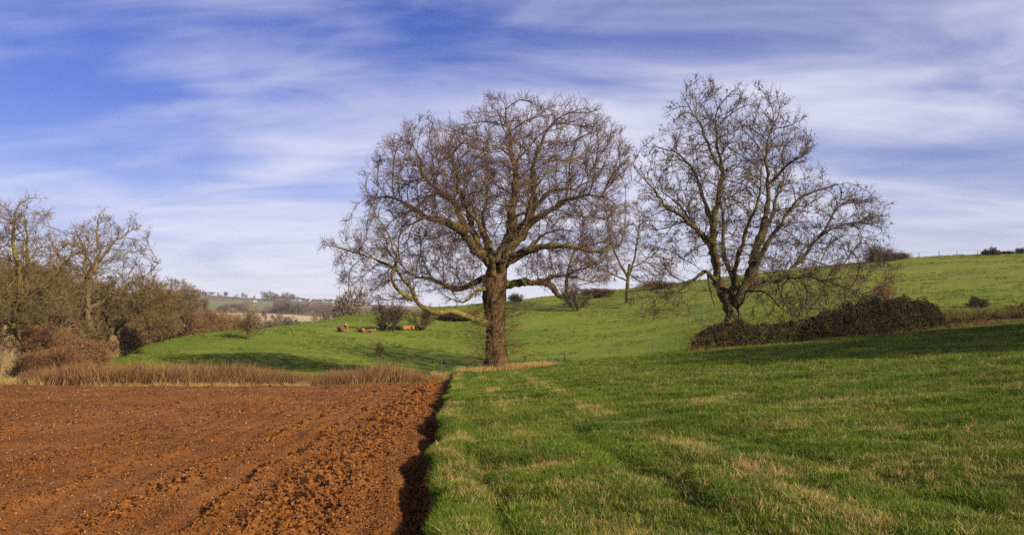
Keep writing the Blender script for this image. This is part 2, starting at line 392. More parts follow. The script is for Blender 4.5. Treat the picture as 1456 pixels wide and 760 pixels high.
# ------------------------------------------------------------------ scattering with geometry nodes (grass, clods, stones: uncountable stuff)
def scatter(name, pts, rots, scl, idx, protos, **kw):
    me = new_mesh(name, pts)
    for an, ty, data in (("rot", "FLOAT_VECTOR", rots), ("scl", "FLOAT", scl), ("pick", "INT", idx)):
        at = me.attributes.new(an, ty, "POINT")
        at.data.foreach_set("vector" if ty == "FLOAT_VECTOR" else "value", np.ascontiguousarray(data, np.int32 if ty == "INT" else np.float32).ravel())
    pc = bpy.data.collections.new(name + "_kinds")
    for k, pm in enumerate(protos):
        po = bpy.data.objects.new("%s_kind_%02d" % (name, k), pm); pc.objects.link(po)
    o = obj(name, me, kind="stuff", **kw)
    ng = bpy.data.node_groups.new(name, "GeometryNodeTree")
    ng.interface.new_socket("Geometry", in_out="INPUT", socket_type="NodeSocketGeometry")
    ng.interface.new_socket("Geometry", in_out="OUTPUT", socket_type="NodeSocketGeometry")
    gi = ng.nodes.new("NodeGroupInput"); go = ng.nodes.new("NodeGroupOutput")
    ip = ng.nodes.new("GeometryNodeInstanceOnPoints"); ci = ng.nodes.new("GeometryNodeCollectionInfo")
    ci.inputs[0].default_value = pc; ci.inputs[1].default_value = True; ci.inputs[2].default_value = True
    def attr(n, t):
        a = ng.nodes.new("GeometryNodeInputNamedAttribute"); a.data_type = t; a.inputs[0].default_value = n; return a.outputs[0]
    er = ng.nodes.new("FunctionNodeEulerToRotation")
    ng.links.new(attr("rot", "FLOAT_VECTOR"), er.inputs[0])
    ng.links.new(gi.outputs[0], ip.inputs["Points"]); ng.links.new(ci.outputs[0], ip.inputs["Instance"])
    ip.inputs["Pick Instance"].default_value = True
    ng.links.new(attr("pick", "INT"), ip.inputs["Instance Index"]); ng.links.new(er.outputs[0], ip.inputs["Rotation"]); ng.links.new(attr("scl", "FLOAT"), ip.inputs["Scale"])
    ng.links.new(ip.outputs[0], go.inputs[0])
    md = o.modifiers.new("scatter", "NODES"); md.node_group = ng
    return o
def tuft_mesh(name, mat, n, h, w, spread, lean, rng, straight=.5):
    a = rng.random(n) * 2 * math.pi; r = spread * np.sqrt(rng.random(n))
    base = np.c_[r * np.cos(a), r * np.sin(a), np.full(n, -.02 * h / .1)]
    la = a + rng.normal(0, .9, n); ln = lean * rng.random(n) * h
    hh = h * (.45 + .75 * rng.random(n)); d = np.c_[np.cos(la), np.sin(la), 0 * la]; side = np.c_[-np.sin(la), np.cos(la), 0 * la]
    tw = rng.normal(0, .8, n)[:, None]; side = side * np.cos(tw) + d * np.sin(tw)
    ww = w * (.6 + .8 * rng.random(n))[:, None]
    mid = base + d * (ln * (1 - straight) * .5)[:, None] + np.c_[0 * hh, 0 * hh, hh * .62]
    tip = base + d * ln[:, None] + np.c_[0 * hh, 0 * hh, hh]
    Vt = np.stack([base - side * ww, base + side * ww, mid - side * ww * .75, mid + side * ww * .75, tip], 1).reshape(-1, 3)
    i = np.arange(n)[:, None] * 5
    return new_mesh(name, Vt, quads=i + np.array([0, 1, 3, 2]), tris=i + np.array([2, 3, 4]), mats=[mat], smooth_shade=False)
def euler_rand(n, tilt, rng): return np.c_[rng.normal(0, tilt, n), rng.normal(0, tilt, n), rng.random(n) * 6.283]

rg = np.random.default_rng(11)
def fan_points(d0, d1, s0, s1, n, rng):            # even density over a wedge of ground in front of the camera
    y = np.sqrt(rng.random(n) * (d1 ** 2 - d0 ** 2) + d0 ** 2); s = s0 + (s1 - s0) * rng.random(n)
    return ditch_x(y) + .1 + s * y, y
green_protos = [tuft_mesh("grass_tuft", BL_GREEN, 30, .060, .0026, .070, 1.0, rg) for _ in range(6)]
straw_protos = [tuft_mesh("straw_tuft", BL_STRAW, 9, .085, .0024, .05, 1.4, rg) for _ in range(5)]
tall_protos = [tuft_mesh("dead_grass_tuft", BL_STRAW, 22, .34, .006, .14, 1.0, rg) for _ in range(4)]
reed_protos = [tuft_mesh("reed_tuft", BL_REED, 26, 1.1, .011, .55, .30, rg, .85) for _ in range(6)]
gx, gy, gs = [], [], []
for d0, d1, n, sc in ((4.3, 9, 26000, .85), (9, 16, 44000, 1.05), (16, 30, 56000, 1.45), (30, 66, 60000, 2.2)):
    x, y = fan_points(d0, d1, 0.0, .86, n, rg); k = y < field_end(x) + 1
    x, y = x[k], y[k]
    tall = .58 + 1.8 * np.clip(fbm(x * 1.1, y * 1.1, 4, 41) + .22, 0, 1)
    gx.append(x); gy.append(y); gs.append(sc * tall * (.7 + .6 * rg.random(len(x))))
# grass hanging over the lip of the furrow
for d0, d1, n, sc in ((4.5, 12, 2600, 1.35), (12, 28, 5500, 1.7), (28, 60, 6000, 2.5)):   # ranker clumps
    x, y = fan_points(d0, d1, 0.0, .86, n, rg); k = (y < field_end(x)) & (fbm(x * .5, y * .5, 3, 43) > .02)
    gx.append(x[k]); gy.append(y[k]); gs.append(sc * (.7 + .7 * rg.random(k.sum())))
y = np.exp(rg.random(5200) * math.log(52 / 4.5)) * 4.5; x = ditch_x(y) + .04 + .10 * np.abs(rg.normal(0, 1, 5200))
gx.append(x); gy.append(y); gs.append((1.0 + .02 * y) * (.7 + .6 * rg.random(5200)))
gx, gy, gs = map(np.concatenate, (gx, gy, gs))
scatter("meadow_grass", np.c_[gx, gy, height(gx, gy)], euler_rand(len(gx), .18, rg), gs, rg.integers(0, 6, len(gx)), green_protos, label="green grass blades covering the near meadow", cat="grass")
# straw: patches, a line along an old wheel track, the lip of the furrow
def meadow_at(px, py):
    D = 1.6 / ((py - HOR) / F + .083 * (px - PCX) / F - .040); return (px - PCX) / F * D, D
sx, sy, ss = [], [], []
for d0, d1, n, sc in ((4.5, 10, 34000, .8), (10, 20, 40000, 1.0), (20, 40, 26000, 1.5), (40, 64, 12000, 2.0)):
    x, y = fan_points(d0, d1, 0.0, .86, n, rg)
    pr = np.clip((fbm(x * .6, y * .6, 4, 51) - .02) * 1.6, 0.0, .26) + .22
    k = (rg.random(n) < pr) & (y < field_end(x)); sx.append(x[k]); sy.append(y[k]); ss.append(sc * (.6 + .7 * rg.random(k.sum())))
for so, n, wd, th in ((3.4, 3000, .12, -.12), (1.5, 2000, .16, -.08), (5.3, 1300, .3, .0)):       # the ridges between tractor wheelings, parallel to the furrow
    y = np.exp(rg.random(n) * math.log(46 / 6.0)) * 6.0; x = ditch_x(y) + so + rg.normal(0, wd, n); k = fbm(y * .7, y * 0 + so, 3, 55) > th
    sx.append(x[k]); sy.append(y[k]); ss.append((.75 + .030 * y[k]) * (.6 + .6 * rg.random(k.sum())))
y = np.exp(rg.random(3000) * math.log(52 / 4.5)) * 4.5; k = fbm(y * .9, y * 0, 3, 57) > -.04; y = y[k]; x = ditch_x(y) + .08 + .20 * np.abs(rg.normal(0, 1, len(y)))
sx.append(x); sy.append(y); ss.append((.9 + .03 * y) * (.6 + .6 * rg.random(len(y))))
sx, sy, ss = map(np.concatenate, (sx, sy, ss))
scatter("straw_grass", np.c_[sx, sy, height(sx, sy)], euler_rand(len(sx), .3, rg), ss, rg.integers(0, 5, len(sx)), straw_protos, label="dry straw coloured grass tufts flecking the near meadow", cat="dry grass")
n = 60000; y = np.sqrt(rg.random(n) * (180 ** 2 - 60 ** 2) + 60 ** 2); x = y * (-.55 + 1.3 * rg.random(n)); k = (y > field_end(x) + 4) & (fbm(x * .12, y * .25, 4, 45) > -.02); x, y = x[k], y[k]
scatter("pasture_tussocks", np.c_[x, y, height(x, y)], euler_rand(len(x), .15, rg), 2.2 + 2.0 * rg.random(len(x)), rg.integers(0, 4, len(x)), green_protos[:3] + straw_protos[:1], label="scattered grass tussocks over the pasture hillside", cat="grass")
# tall dead grass round the foot of the oak
OAK = on_ground(706, 52); oakxy = np.array([OAK.x, OAK.y])
n = 1100; a = rg.random(n) * 6.283; r = .6 + 2.6 * rg.random(n) ** 1.3; x = oakxy[0] + r * np.cos(a) * 1.3; y = oakxy[1] - .6 + r * np.sin(a) * .6
scatter("oak_foot_grass", np.c_[x, y, height(x, y)], euler_rand(n, .15, rg), .7 + .9 * rg.random(n), rg.integers(0, 4, n), tall_protos, label="tall pale dead grass around the foot of the big oak", cat="dry grass")
def strip(name, pxa, pxb, n, hfun, protos, label, back=2.6, off=.7):
    px = pxa + (pxb - pxa) * rg.random(n); D0 = np.full(n, 45.0)
    for _ in range(6): D0 = field_end((px - PCX) / F * D0)
    y = D0 + off + back * rg.random(n); x = (px - PCX) / F * y
    sc = hfun(px) * (.5 + .75 * rg.random(n)) * (.85 + .5 * np.clip(fbm(px * .12, y * .8, 3, 61) + .3, 0, .7))
    return scatter(name, np.c_[x, y, height(x, y)], np.c_[rg.normal(0, .2, n), rg.normal(.2, .26, n), rg.random(n) * 6.28 * 0 + rg.normal(0, .8, n)], sc, rg.integers(0, len(protos), n), protos, label=label, cat="reeds")
strip("reed_bed", 30, 440, 2400, lambda p: 1.05 * np.interp(p, [30, 95, 330, 395, 440], [.7, 1.05, 1.0, .75, .45]), reed_protos, "long bed of brown dead reeds edging the ploughed field")
strip("reed_clump", 436, 640, 1200, lambda p: 1.0 * np.interp(p, [436, 460, 520, 555, 575, 600, 640], [.42, .62, .8, 1.05, .75, .35, .18]), reed_protos, "shorter clump of brown dead reeds nearest the oak")
strip("field_verge_grass", -80, 440, 1500, lambda p: np.interp(p, [0, 60, 100], [1.5, 1.3, .8]), tall_protos, "pale dry grass verge in front of the reeds", 1.6, .0)

def clod_mesh(name, mat, rng, sub=2, amp=.45):
    import bmesh
    bm = bmesh.new(); bmesh.ops.create_icosphere(bm, subdivisions=sub, radius=1)
    o = Vector(rng.random(3) * 50); sq = Vector((1, .65 + .4 * rng.random(), .5 + .25 * rng.random()))
    for v in bm.verts:
        f = 1 + amp * mnoise.noise(v.co * 1.3 + o) + amp * .6 * mnoise.noise(v.co * 3.1 + o)
        v.co = Vector((v.co.x * sq.x, v.co.y * sq.y, v.co.z * sq.z)) * f
    me = bpy.data.meshes.new(name); bm.to_mesh(me); bm.free(); me.materials.append(mat)
    return me
clods = [clod_mesh("soil_clod", CLOD, rg) for _ in range(6)]
flints = [clod_mesh("flint", FLINT, rg, 1, .6) for _ in range(4)]
cx_, cy_, cs_ = [], [], []
for d0, d1, n, sc in ((5.5, 10, 90000, .0085), (10, 18, 90000, .012), (18, 34, 60000, .020), (34, 56, 24000, .032)):
    y = np.sqrt(rg.random(n) * (d1 ** 2 - d0 ** 2) + d0 ** 2); s = rg.random(n) ** 1.25 * .98; x = ditch_x(y) - .3 - s * y
    _, rf = furrow(ditch_x(y) - x, x, y)
    k = (y < field_end(x) - .2) & (rg.random(n) < .45 + .55 * np.clip(rf, 0, 1)); x, y, rf = x[k], y[k], rf[k]
    cx_.append(x); cy_.append(y); cs_.append(sc * (.45 + .9 * rg.random(len(x)) ** 2 + 3.4 * np.clip(rf, 0, 1) * rg.random(len(x)) ** 4))
n = 6000; y = np.exp(rg.random(n) * math.log(45 / 5.5)) * 5.5; x = ditch_x(y) - .02 - .38 * rg.random(n); cx_.append(x); cy_.append(y); cs_.append((.008 + .0006 * y) * (.5 + 1.6 * rg.random(n) ** 3))
cx_, cy_, cs_ = map(np.concatenate, (cx_, cy_, cs_))
scatter("soil_clods", np.c_[cx_, cy_, plough_z(cx_, cy_) + cs_ * .15], euler_rand(len(cx_), .6, rg), cs_, rg.integers(0, 6, len(cx_)), clods, label="loose red brown clods strewn over the ploughed field", cat="soil clods")
n = 15000; y = np.exp(rg.random(n) * math.log(45 / 5.2)) * 5.2; x = ditch_x(y) - .35 - rg.random(n) * .95 * y; k = y < field_end(x) - .3; x, y = x[k], y[k]
fs = (.0035 + .00030 * y) * (.4 + 1.2 * rg.random(len(x)) ** 3)
scatter("field_stones", np.c_[x, y, plough_z(x, y) + fs * .4], euler_rand(len(x), .8, rg), fs, rg.integers(0, 4, len(x)), flints, label="small pale flint stones dotted over the ploughed field", cat="stones")
print("scatter", round(time.time() - T0, 1))

# ------------------------------------------------------------------ branching
def tubes(pts, rad, sides):                         # pts (n,l,3), rad (n,l) -> verts, quads
    n, l, _ = pts.shape
    t = np.gradient(pts, axis=1); t /= np.linalg.norm(t, axis=2, keepdims=True) + 1e-9
    m = pts[:, -1] - pts[:, 0]; m /= np.linalg.norm(m, axis=1, keepdims=True) + 1e-9
    ref = np.cross(m, np.where(np.abs(m[:, 2:3]) < .8, [[0, 0, 1.]], [[1., 0, 0]])); ref /= np.linalg.norm(ref, axis=1, keepdims=True) + 1e-9
    nn = ref[:, None] - (t * ref[:, None]).sum(-1, keepdims=True) * t; nn /= np.linalg.norm(nn, axis=2, keepdims=True) + 1e-9
    bb = np.cross(t, nn)
    a = np.arange(sides) / sides * 2 * math.pi
    v = pts[:, :, None] + rad[:, :, None, None] * (np.cos(a)[None, None, :, None] * nn[:, :, None] + np.sin(a)[None, None, :, None] * bb[:, :, None])
    b = (np.arange(n) * l * sides)[:, None, None] + (np.arange(l - 1) * sides)[None, :, None]
    i = np.arange(sides); k = (i + 1) % sides
    q = np.stack([b + i, b + k, b + k + sides, b + i + sides], -1)
    return v.reshape(-1, 3), q.reshape(-1, 4)
def ribbons(pts, rad, rng):                         # the finest twigs: thin flat strips turned at random
    n, l, _ = pts.shape; m = unit(pts[:, -1] - pts[:, 0]); sd = unit(np.cross(m, rng.normal(0, 1, m.shape)))
    w = sd[:, None] * rad[:, :, None] * 1.45
    v = np.stack([pts - w, pts + w], 2)
    b = (np.arange(n) * l * 2)[:, None] + (np.arange(l - 1) * 2)[None]
    return v.reshape(-1, 3), np.stack([b, b + 1, b + 3, b + 2], -1).reshape(-1, 4)
class Geo:
    def __init__(s): s.v = []; s.q = []; s.t = []; s.n = 0
    def add(s, v, q=None, t=None):
        s.v.append(v)
        if q is not None: s.q.append(q + s.n)
        if t is not None: s.t.append(t + s.n)
        s.n += len(v)
    def tubes(s, p, r, k): s.add(*tubes(p, r, k))
    def ribbons(s, p, r, rng): s.add(*ribbons(p, r, rng))
    def mesh(s, name, mats):
        return new_mesh(name, np.concatenate(s.v), np.concatenate(s.q) if s.q else None, np.concatenate(s.t) if s.t else None, mats)
def unit(v): return v / (np.linalg.norm(v, axis=-1, keepdims=True) + 1e-9)
def sprout(p0, d0, ln, seg, wob, up, rng):          # n curved shoots -> points (n,seg+1,3)
    n = len(p0); out = [p0]; d = unit(d0); st = (ln / seg)[:, None]
    for _ in range(seg):
        d = unit(d + rng.normal(0, wob, (n, 3)) + np.array([0, 0, up])); out.append(out[-1] + d * st)
    return np.stack(out, 1)
def side_shoots(pts, per, ang, rng, t0=.2, t1=1.0, alt=False):   # starting points and directions of shoots along given ones
    n, l, _ = pts.shape; t = (t0 + (t1 - t0) * rng.random((n, per))) * (l - 1); i = t.astype(int).clip(0, l - 2); f = (t - i)[..., None]
    ar = np.arange(n)[:, None]; a, b = pts[ar, i], pts[ar, i + 1]
    p = a * (1 - f) + b * f; d = unit(b - a); r = unit(np.cross(d, rng.normal(0, 1, d.shape)))
    th = ang * (.6 + .7 * rng.random((n, per)))[..., None]
    return p.reshape(-1, 3), (d * np.cos(th) + r * np.sin(th)).reshape(-1, 3)
def taper(r0, l, e=.25): return np.outer(r0, np.linspace(1, e, l))
def resample(pts, step):
    pts = np.asarray(pts, float); n = len(pts); out = []
    for i in range(n - 1):                          # Catmull-Rom
        p0, p1, p2, p3 = pts[max(i - 1, 0)], pts[i], pts[i + 1], pts[min(i + 2, n - 1)]
        k = max(2, int(np.linalg.norm(p2 - p1) / step))
        for t in np.arange(k) / k:
            out.append(.5 * (2 * p1 + (p2 - p0) * t + (2 * p0 - 5 * p1 + 4 * p2 - p3) * t * t + (3 * p1 - p0 - 3 * p2 + p3) * t ** 3))
    out.append(pts[-1]); return np.array(out)

def colonize(P0, par, attr, step, di, dk, iters, rng, jit=.35, inertia=.35, up=.03, cc=None, outk=.22):
    pos_ = [np.asarray(p) for p in P0]; par = list(par)
    A = attr.copy(); pa = np.array(pos_)
    d = np.linalg.norm(A[:, None] - pa[None], axis=2); ni = d.argmin(1); nd = d.min(1)
    nch = np.bincount([p for p in par if p >= 0], minlength=len(par)).tolist()
    for it in range(iters):
        act = nd < di
        if not act.any(): break
        u, inv = np.unique(ni[act], return_inverse=True)
        pa = np.array(pos_)
        v = np.zeros((len(u), 3)); np.add.at(v, inv, unit(A[act] - pa[ni[act]]))
        v = unit(v)
        pd = np.array([pa[i] - pa[par[i]] if par[i] >= 0 else (0, 0, 1) for i in u]); v = unit(v + inertia * unit(pd) + rng.normal(0, jit, v.shape) + np.array([0, 0, up]) + (outk * unit(pa[u] - cc) if cc is not None else 0))
        ok = np.array([nch[i] < 4 for i in u])
        if not ok.any(): break
        u = u[ok]; newp = pa[u] + v[ok] * step
        s = len(pos_)
        for i, q in zip(u, newp): pos_.append(q); par.append(int(i)); nch[i] += 1; nch.append(0)
        dd = np.linalg.norm(A[:, None] - newp[None], axis=2); k = dd.argmin(1); m = dd[np.arange(len(A)), k]
        b = m < nd; ni[b] = s + k[b]; nd[b] = m[b]
        kill = nd < dk
        # attractors whose nearest node is full up would stall
        A, ni, nd = A[~kill], ni[~kill], nd[~kill]
        if len(A) == 0: break
    return np.array(pos_), np.array(par)

def trunk_mesh(name, path, radii, mat, sides, flare, rng, bark=.085, caps=True):
    pts = resample(path, .16); l = len(pts); s = np.linspace(0, 1, l)
    r = np.interp(s, np.linspace(0, 1, len(radii)), radii)
    v, q = tubes(pts[None], r[None], sides); v = v.reshape(l, sides, 3); o = rng.random() * 40
    h = np.r_[0, np.cumsum(np.linalg.norm(np.diff(pts, axis=0), axis=1))]
    for i in range(l):
        fl = flare * math.exp(-max(0.0, h[i] - .35) / .7)
        for k in range(sides):
            d = v[i, k] - pts[i]; u = d / (np.linalg.norm(d) + 1e-9)
            q3 = Vector((u[0] * 2.2, u[1] * 2.2, h[i] * .35 + o))
            f = 1 + fl * (.55 + .9 * mnoise.noise(Vector((u[0] * 2.6, u[1] * 2.6, o)))) + .20 * mnoise.noise(Vector((u[0] * 1.4, u[1] * 1.4, h[i] * .9 + o))) + .10 * mnoise.noise(Vector((u[0] * 3, u[1] * 3, h[i] * 2.1 + o)))
            bk = min(bark / r[i], .16); f += bk * (1 - abs(mnoise.noise(q3 * 2.3)) * 2.2) * .5 + bk * .5 * mnoise.noise(Vector((u[0] * 7, u[1] * 7, h[i] * 2.2 + o)))
            v[i, k] = pts[i] + d * f
    return new_mesh(name, v.reshape(-1, 3), quads=q, mats=[mat])

def ellip(px, py, rx, ry, dd, rd, n, D, rng, shell=.42):
    u = unit(rng.normal(0, 1, (n, 3))); rho = rng.random((n, 1)) ** shell
    c = P(px, py, D) + np.array([0, dd, 0]); return c + u * rho * np.array([rx / F * D, rd, ry / F * D])

def build_tree(name, label, group, D, base, trunk, trad, limbs, lobes, mats, seed, step=.38, di=9.0, dk=.9, tip=.016, pw=2.3, cat="tree", flare=.5, sides=40, jit=.30, inertia=.9, up=.05,
               d_per=1.5, d_len=1.15, e_per=5, e_len=.42, f_per=2, f_len=.22, rad=(.0105, .0062, .0045), twup=.06, keys=0, shell=.5, fill=1.0, limb_start=.3, limb_k=1.0):
    """trunk / limbs are polylines (pixel column, pixel row, depth offset); lobes are ellipsoids of the crown filled by branching"""
    t_ = time.time(); rng = np.random.default_rng(seed)
    m_trunk, m_limb, m_twig = mats
    W = lambda q: P(q[0], q[1], D) + np.array([0, q[2] if len(q) > 2 else 0, 0])
    tpts = np.array([W(q) for q in trunk])
    root = bpy.data.objects.new(name, None); COL.objects.link(root); root.empty_display_size = .5
    o3 = np.array(base); root.location = base; tag(root, label, cat, group)
    nodes = list(resample(tpts, step)); par = [-1] + list(range(len(nodes) - 1)); fixed = list(np.interp(np.linspace(0, 1, len(nodes)), np.linspace(0, 1, len(trad)), trad)); grow = [False] * len(nodes)
    obj("trunk", trunk_mesh("trunk", tpts - o3, trad, m_trunk, sides, flare, rng), root)
    for lb in limbs:
        q, ra, rb = lb[0], lb[1] * limb_k, lb[2]; mt = lb[3] if len(lb) > 3 else m_limb
        lp = np.array([W(p) for p in q]); arr = np.array(nodes)
        at = int(np.linalg.norm(arr - lp[0], axis=1).argmin()); lp[0] = arr[at]
        rs = resample(lp, step); k = len(rs)
        wob = np.cumsum(rng.normal(0, .07, (k, 3)), 0); wob -= np.linspace(0, 1, k)[:, None] * wob[-1]; rs = rs + wob
        rr = ra * (1 - np.linspace(0, 1, k)) ** 1.05 + rb * .55; last = at
        for i in range(1, k): nodes.append(rs[i]); par.append(last); last = len(nodes) - 1; fixed.append(rr[i]); grow.append(i / k > limb_start)
        fine = resample(rs, step * .45); fr = np.interp(np.linspace(0, 1, len(fine)), np.linspace(0, 1, k), rr * (1 + .12 * rng.normal(0, 1, k)))
        lv, lq = tubes(fine[None] - o3, fr[None], 10); axis = np.repeat(fine - o3, 10, 0); lv = axis + (lv - axis) * (1 + .11 * rng.normal(0, 1, (len(lv), 1)))
        obj("limb", new_mesh("limb", lv, quads=lq, mats=[mt]), root)
    ns = len(nodes)
    C = np.array([P(l[0], l[1], D) + np.array([0, l[4], 0]) for l in lobes]); R = np.array([[l[2] / F * D, l[5], l[3] / F * D] for l in lobes])
    def inside(p, k=1.0): return ((((p[:, None] - C[None]) / (R[None] * k)) ** 2).sum(-1) < 1).any(1)
    cc = C.mean(0)
    attr = np.concatenate([ellip(*l[:6], int(l[6] * fill), D, rng, shell) for l in lobes])
    attr = attr[attr[:, 2] > height(attr[:, 0], attr[:, 1]) + .8]
    # only the outer reaches of trunk and limbs put out branches
    gi = [i for i in range(ns) if grow[i]]; mp = {g_: k for k, g_ in enumerate(gi)}
    pa, pr = colonize([nodes[i] for i in gi], [mp.get(par[i], -1) for i in gi], attr, step, di, dk, 170, rng, jit, inertia, up, tpts[-1])
    ns0 = len(gi); n = len(pa)
    acc = np.zeros(n); r = np.zeros(n); best = np.full(n, -1); bestr = np.zeros(n)
    for i in range(n - 1, ns0 - 1, -1):
        r[i] = acc[i] ** (1 / pw) if acc[i] > 0 else tip
        p = pr[i]; acc[p] += r[i] ** pw
        if r[i] > bestr[p]: bestr[p] = r[i]; best[p] = i
    for _ in range(3):                              # ease out the kinks
        q = pa.copy()
        for i in range(ns0, n):
            if best[i] >= 0: q[i] = .5 * pa[i] + .25 * (pa[pr[i]] + pa[best[i]])
        pa = q
    for i in range(ns0): r[i] = fixed[gi[i]]
    g = Geo(); byl = {}
    for i in range(ns0, n):
        p = pr[i]
        if p >= ns0 and best[p] == i: continue
        ch = [p, i]
        while best[ch[-1]] >= 0: ch.append(best[ch[-1]])
        byl.setdefault(len(ch), []).append(ch)
    for l, chs in byl.items():
        c = np.array(chs); pts = pa[c]; rd = r[c].copy(); rd[:, 0] = np.minimum(rd[:, 0], rd[:, 1] * 1.3); rd[:, -1] *= .6
        thick = rd[:, 1] > .04
        for sel, k in ((thick, 6), (~thick, 4)):
            if sel.any(): g.tubes(pts[sel] - o3, rd[sel], k)
    obj("branches", g.mesh("branches", [m_limb]), root, kind="stuff")
    # twigs on all slender wood, in three orders
    g = Geo(); thin = np.where((np.arange(n) >= ns0) & (r < .075))[0]
    st = np.repeat(thin, rng.poisson(d_per, len(thin))); tips = np.setdiff1d(thin, pr); st = np.r_[st, np.repeat(tips, 2)]
    d = unit(pa[st] - pa[pr[st]]); rv = unit(np.cross(d, rng.normal(0, 1, d.shape))); th = (.35 + .65 * rng.random(len(st)))[:, None]
    outw = unit(pa[st] - tpts[-1])
    dd = unit(d * np.cos(th) + rv * np.sin(th) + .42 * outw)
    ln = d_len * (.45 + .8 * rng.random(len(st))); p0 = pa[st] - d * step * rng.random((len(st), 1))
    for _ in range(3): ln = np.where(inside(p0 + dd * ln[:, None], 1.03), ln, ln * .7)
    s1 = sprout(p0, dd, ln, 4, .20, twup, rng); g.tubes(s1 - o3, taper(np.full(len(s1), rad[0]), 5, .5), 3)
    p2, d2 = side_shoots(s1, e_per, .75, rng, .12); s2 = sprout(p2, d2, e_len * (.4 + .9 * rng.random(len(p2))), 2, .2, twup, rng); g.ribbons(s2 - o3, taper(np.full(len(s2), rad[1]), 3, .6), rng)
    if f_per:
        p3, d3 = side_shoots(s2, f_per, .75, rng, .2); e3 = p3 + unit(d3 + [0, 0, twup]) * (f_len * (.4 + .9 * rng.random(len(p3))))[:, None]
        sd = unit(np.cross(d3, rng.normal(0, 1, d3.shape))) * rad[2] * 1.5
        g.add((np.stack([p3 - sd, p3 + sd, e3 + sd * .5, e3 - sd * .5], 1) - o3).reshape(-1, 3), np.arange(len(p3) * 4).reshape(-1, 4))
    obj("twigs", g.mesh("twigs", [m_twig]), root, kind="stuff")
    if keys:
        e = s1[rng.random(len(s1)) < keys][:, -1]; kn = len(e); g = Geo()
        for _ in range(3):
            hd = sprout(e + rng.normal(0, .07, (kn, 3)), np.tile([[0, 0, -1.]], (kn, 1)), .08 + .12 * rng.random(kn), 2, .35, -.2, rng); g.tubes(hd - o3, np.outer(np.ones(kn), [.01, .035, .01]) * (.5 + .9 * rng.random((kn, 1))), 4)
        obj("seed_clusters", g.mesh("seed_clusters", [KEYS]), root, kind="stuff")
    print(name, n, "nodes", sum(len(c.data.polygons) * 2 for c in root.children), "tris", round(time.time() - t_, 1))
    return root

# ------------------------------------------------------------------ the big oak
Z = lambda x, y, d=0: (440 + x * .5658, 120 + y * .5658, d)       # read off an enlarged crop of the photograph
oak_limbs = [
    ([Z(470,470),Z(425,415),Z(385,365,-1),Z(345,348,-1.5),Z(290,335,-2),Z(225,300,-2.2),Z(165,290,-2)], .33, .05),
    ([Z(395,372,-.8),Z(352,300,.5),Z(308,255,1.2),Z(280,215,1.5),Z(262,165,1.8),Z(240,130,2)], .21, .04),
    ([Z(440,430,.3),Z(415,350,1.5),Z(395,290,2.5),Z(370,230,3),Z(350,170,3.2),Z(345,120,3.2)], .22, .04),
    ([Z(480,455),Z(500,380,-.5),Z(512,310,-.8),Z(515,250,-1),Z(502,170,-1),Z(500,105,-1),Z(490,55,-1)], .30, .045),
    ([Z(490,450),Z(530,365,1),Z(550,300,1.2),Z(563,240,1.4),Z(578,170,1.6),Z(598,110,1.8),Z(620,70,2)], .31, .045),
    ([Z(540,345,1),Z(585,330,.6),Z(640,305,0),Z(700,283,-.6),Z(745,290,-1)], .19, .04),
    ([Z(548,305,1.2),Z(600,255,2.4),Z(650,240,3),Z(700,238,3.4),Z(740,205,3.6)], .17, .04),
    ([Z(500,450),Z(545,410,-1.6),Z(610,402,-2.6),Z(665,415,-3.2),Z(710,432,-3.6),Z(760,415,-4)], .23, .04),
    ([Z(480,510),Z(525,490,.4),Z(585,484,1.1),Z(612,505,1.3),Z(632,522,1.4),Z(650,510,1.5),Z(655,455,1.7),Z(680,400,2)], .24, .05),
    ([Z(600,490,1.2),Z(640,470,2.5),Z(700,480,3.5),Z(750,500,4)], .10, .03),
    ([Z(455,485),Z(405,500,1.2),Z(355,505,2),Z(305,480,2.8),Z(250,470,3.3),Z(210,440,3.6)], .21, .04),
    ([Z(450,500),Z(415,520,-.9),Z(385,545,-1.6),Z(372,530,-2)], .12, .03),
    ([Z(445,600),Z(415,578,-.9),Z(370,566,-1.9),Z(330,567,-2.6),Z(288,550,-3.2),Z(262,510,-3.5),Z(212,465,-3.9),Z(150,438,-4.2),Z(95,420,-4.4)], .17, .05, BARK_MOSS),
    ([Z(285,548,-3.2),Z(240,500,-4),Z(245,440,-4.5),Z(225,390,-5),Z(200,350,-5)], .10, .03, BARK_MOSS),
    ([Z(470,480),Z(455,420,-2.2),Z(430,370,-3.8),Z(400,330,-5),Z(385,280,-5.8)], .22, .04),
    ([Z(480,480),Z(505,420,-2.4),Z(540,370,-4.2),Z(560,310,-5.4),Z(590,260,-6)], .22, .04),
    ([Z(470,470),Z(455,400,2.6),Z(440,330,4.2),Z(450,250,5.4),Z(440,190,6)], .24, .04),
    ([Z(490,470),Z(530,420,2.8),Z(580,370,4.6),Z(640,340,6)], .22, .04),
    ([Z(495,330,-.6),Z(530,325,-1.8),Z(560,345,-2.6),Z(590,340,-3)], .08, .03, BARK_MOSS)]
oak_lobes = [(795,238,92,100,0,5.2,900),(835,255,62,80,-1.5,4.5,380),(720,215,65,70,-1,4.5,420),(622,252,94,82,.5,5.0,820),(575,262,55,62,0,3.5,260),(566,372,82,64,-2.0,4.0,560),
             (830,320,62,75,1,4.5,380),(805,378,75,38,0,5.0,300),(690,300,90,90,-5,3.2,420),(690,290,90,90,5,3.2,420),(650,385,60,42,0,4.5,220),(600,330,60,45,2,3,200)]
oak_base = (OAK.x, OAK.y, OAK.z - .12)
OAK_D = 52
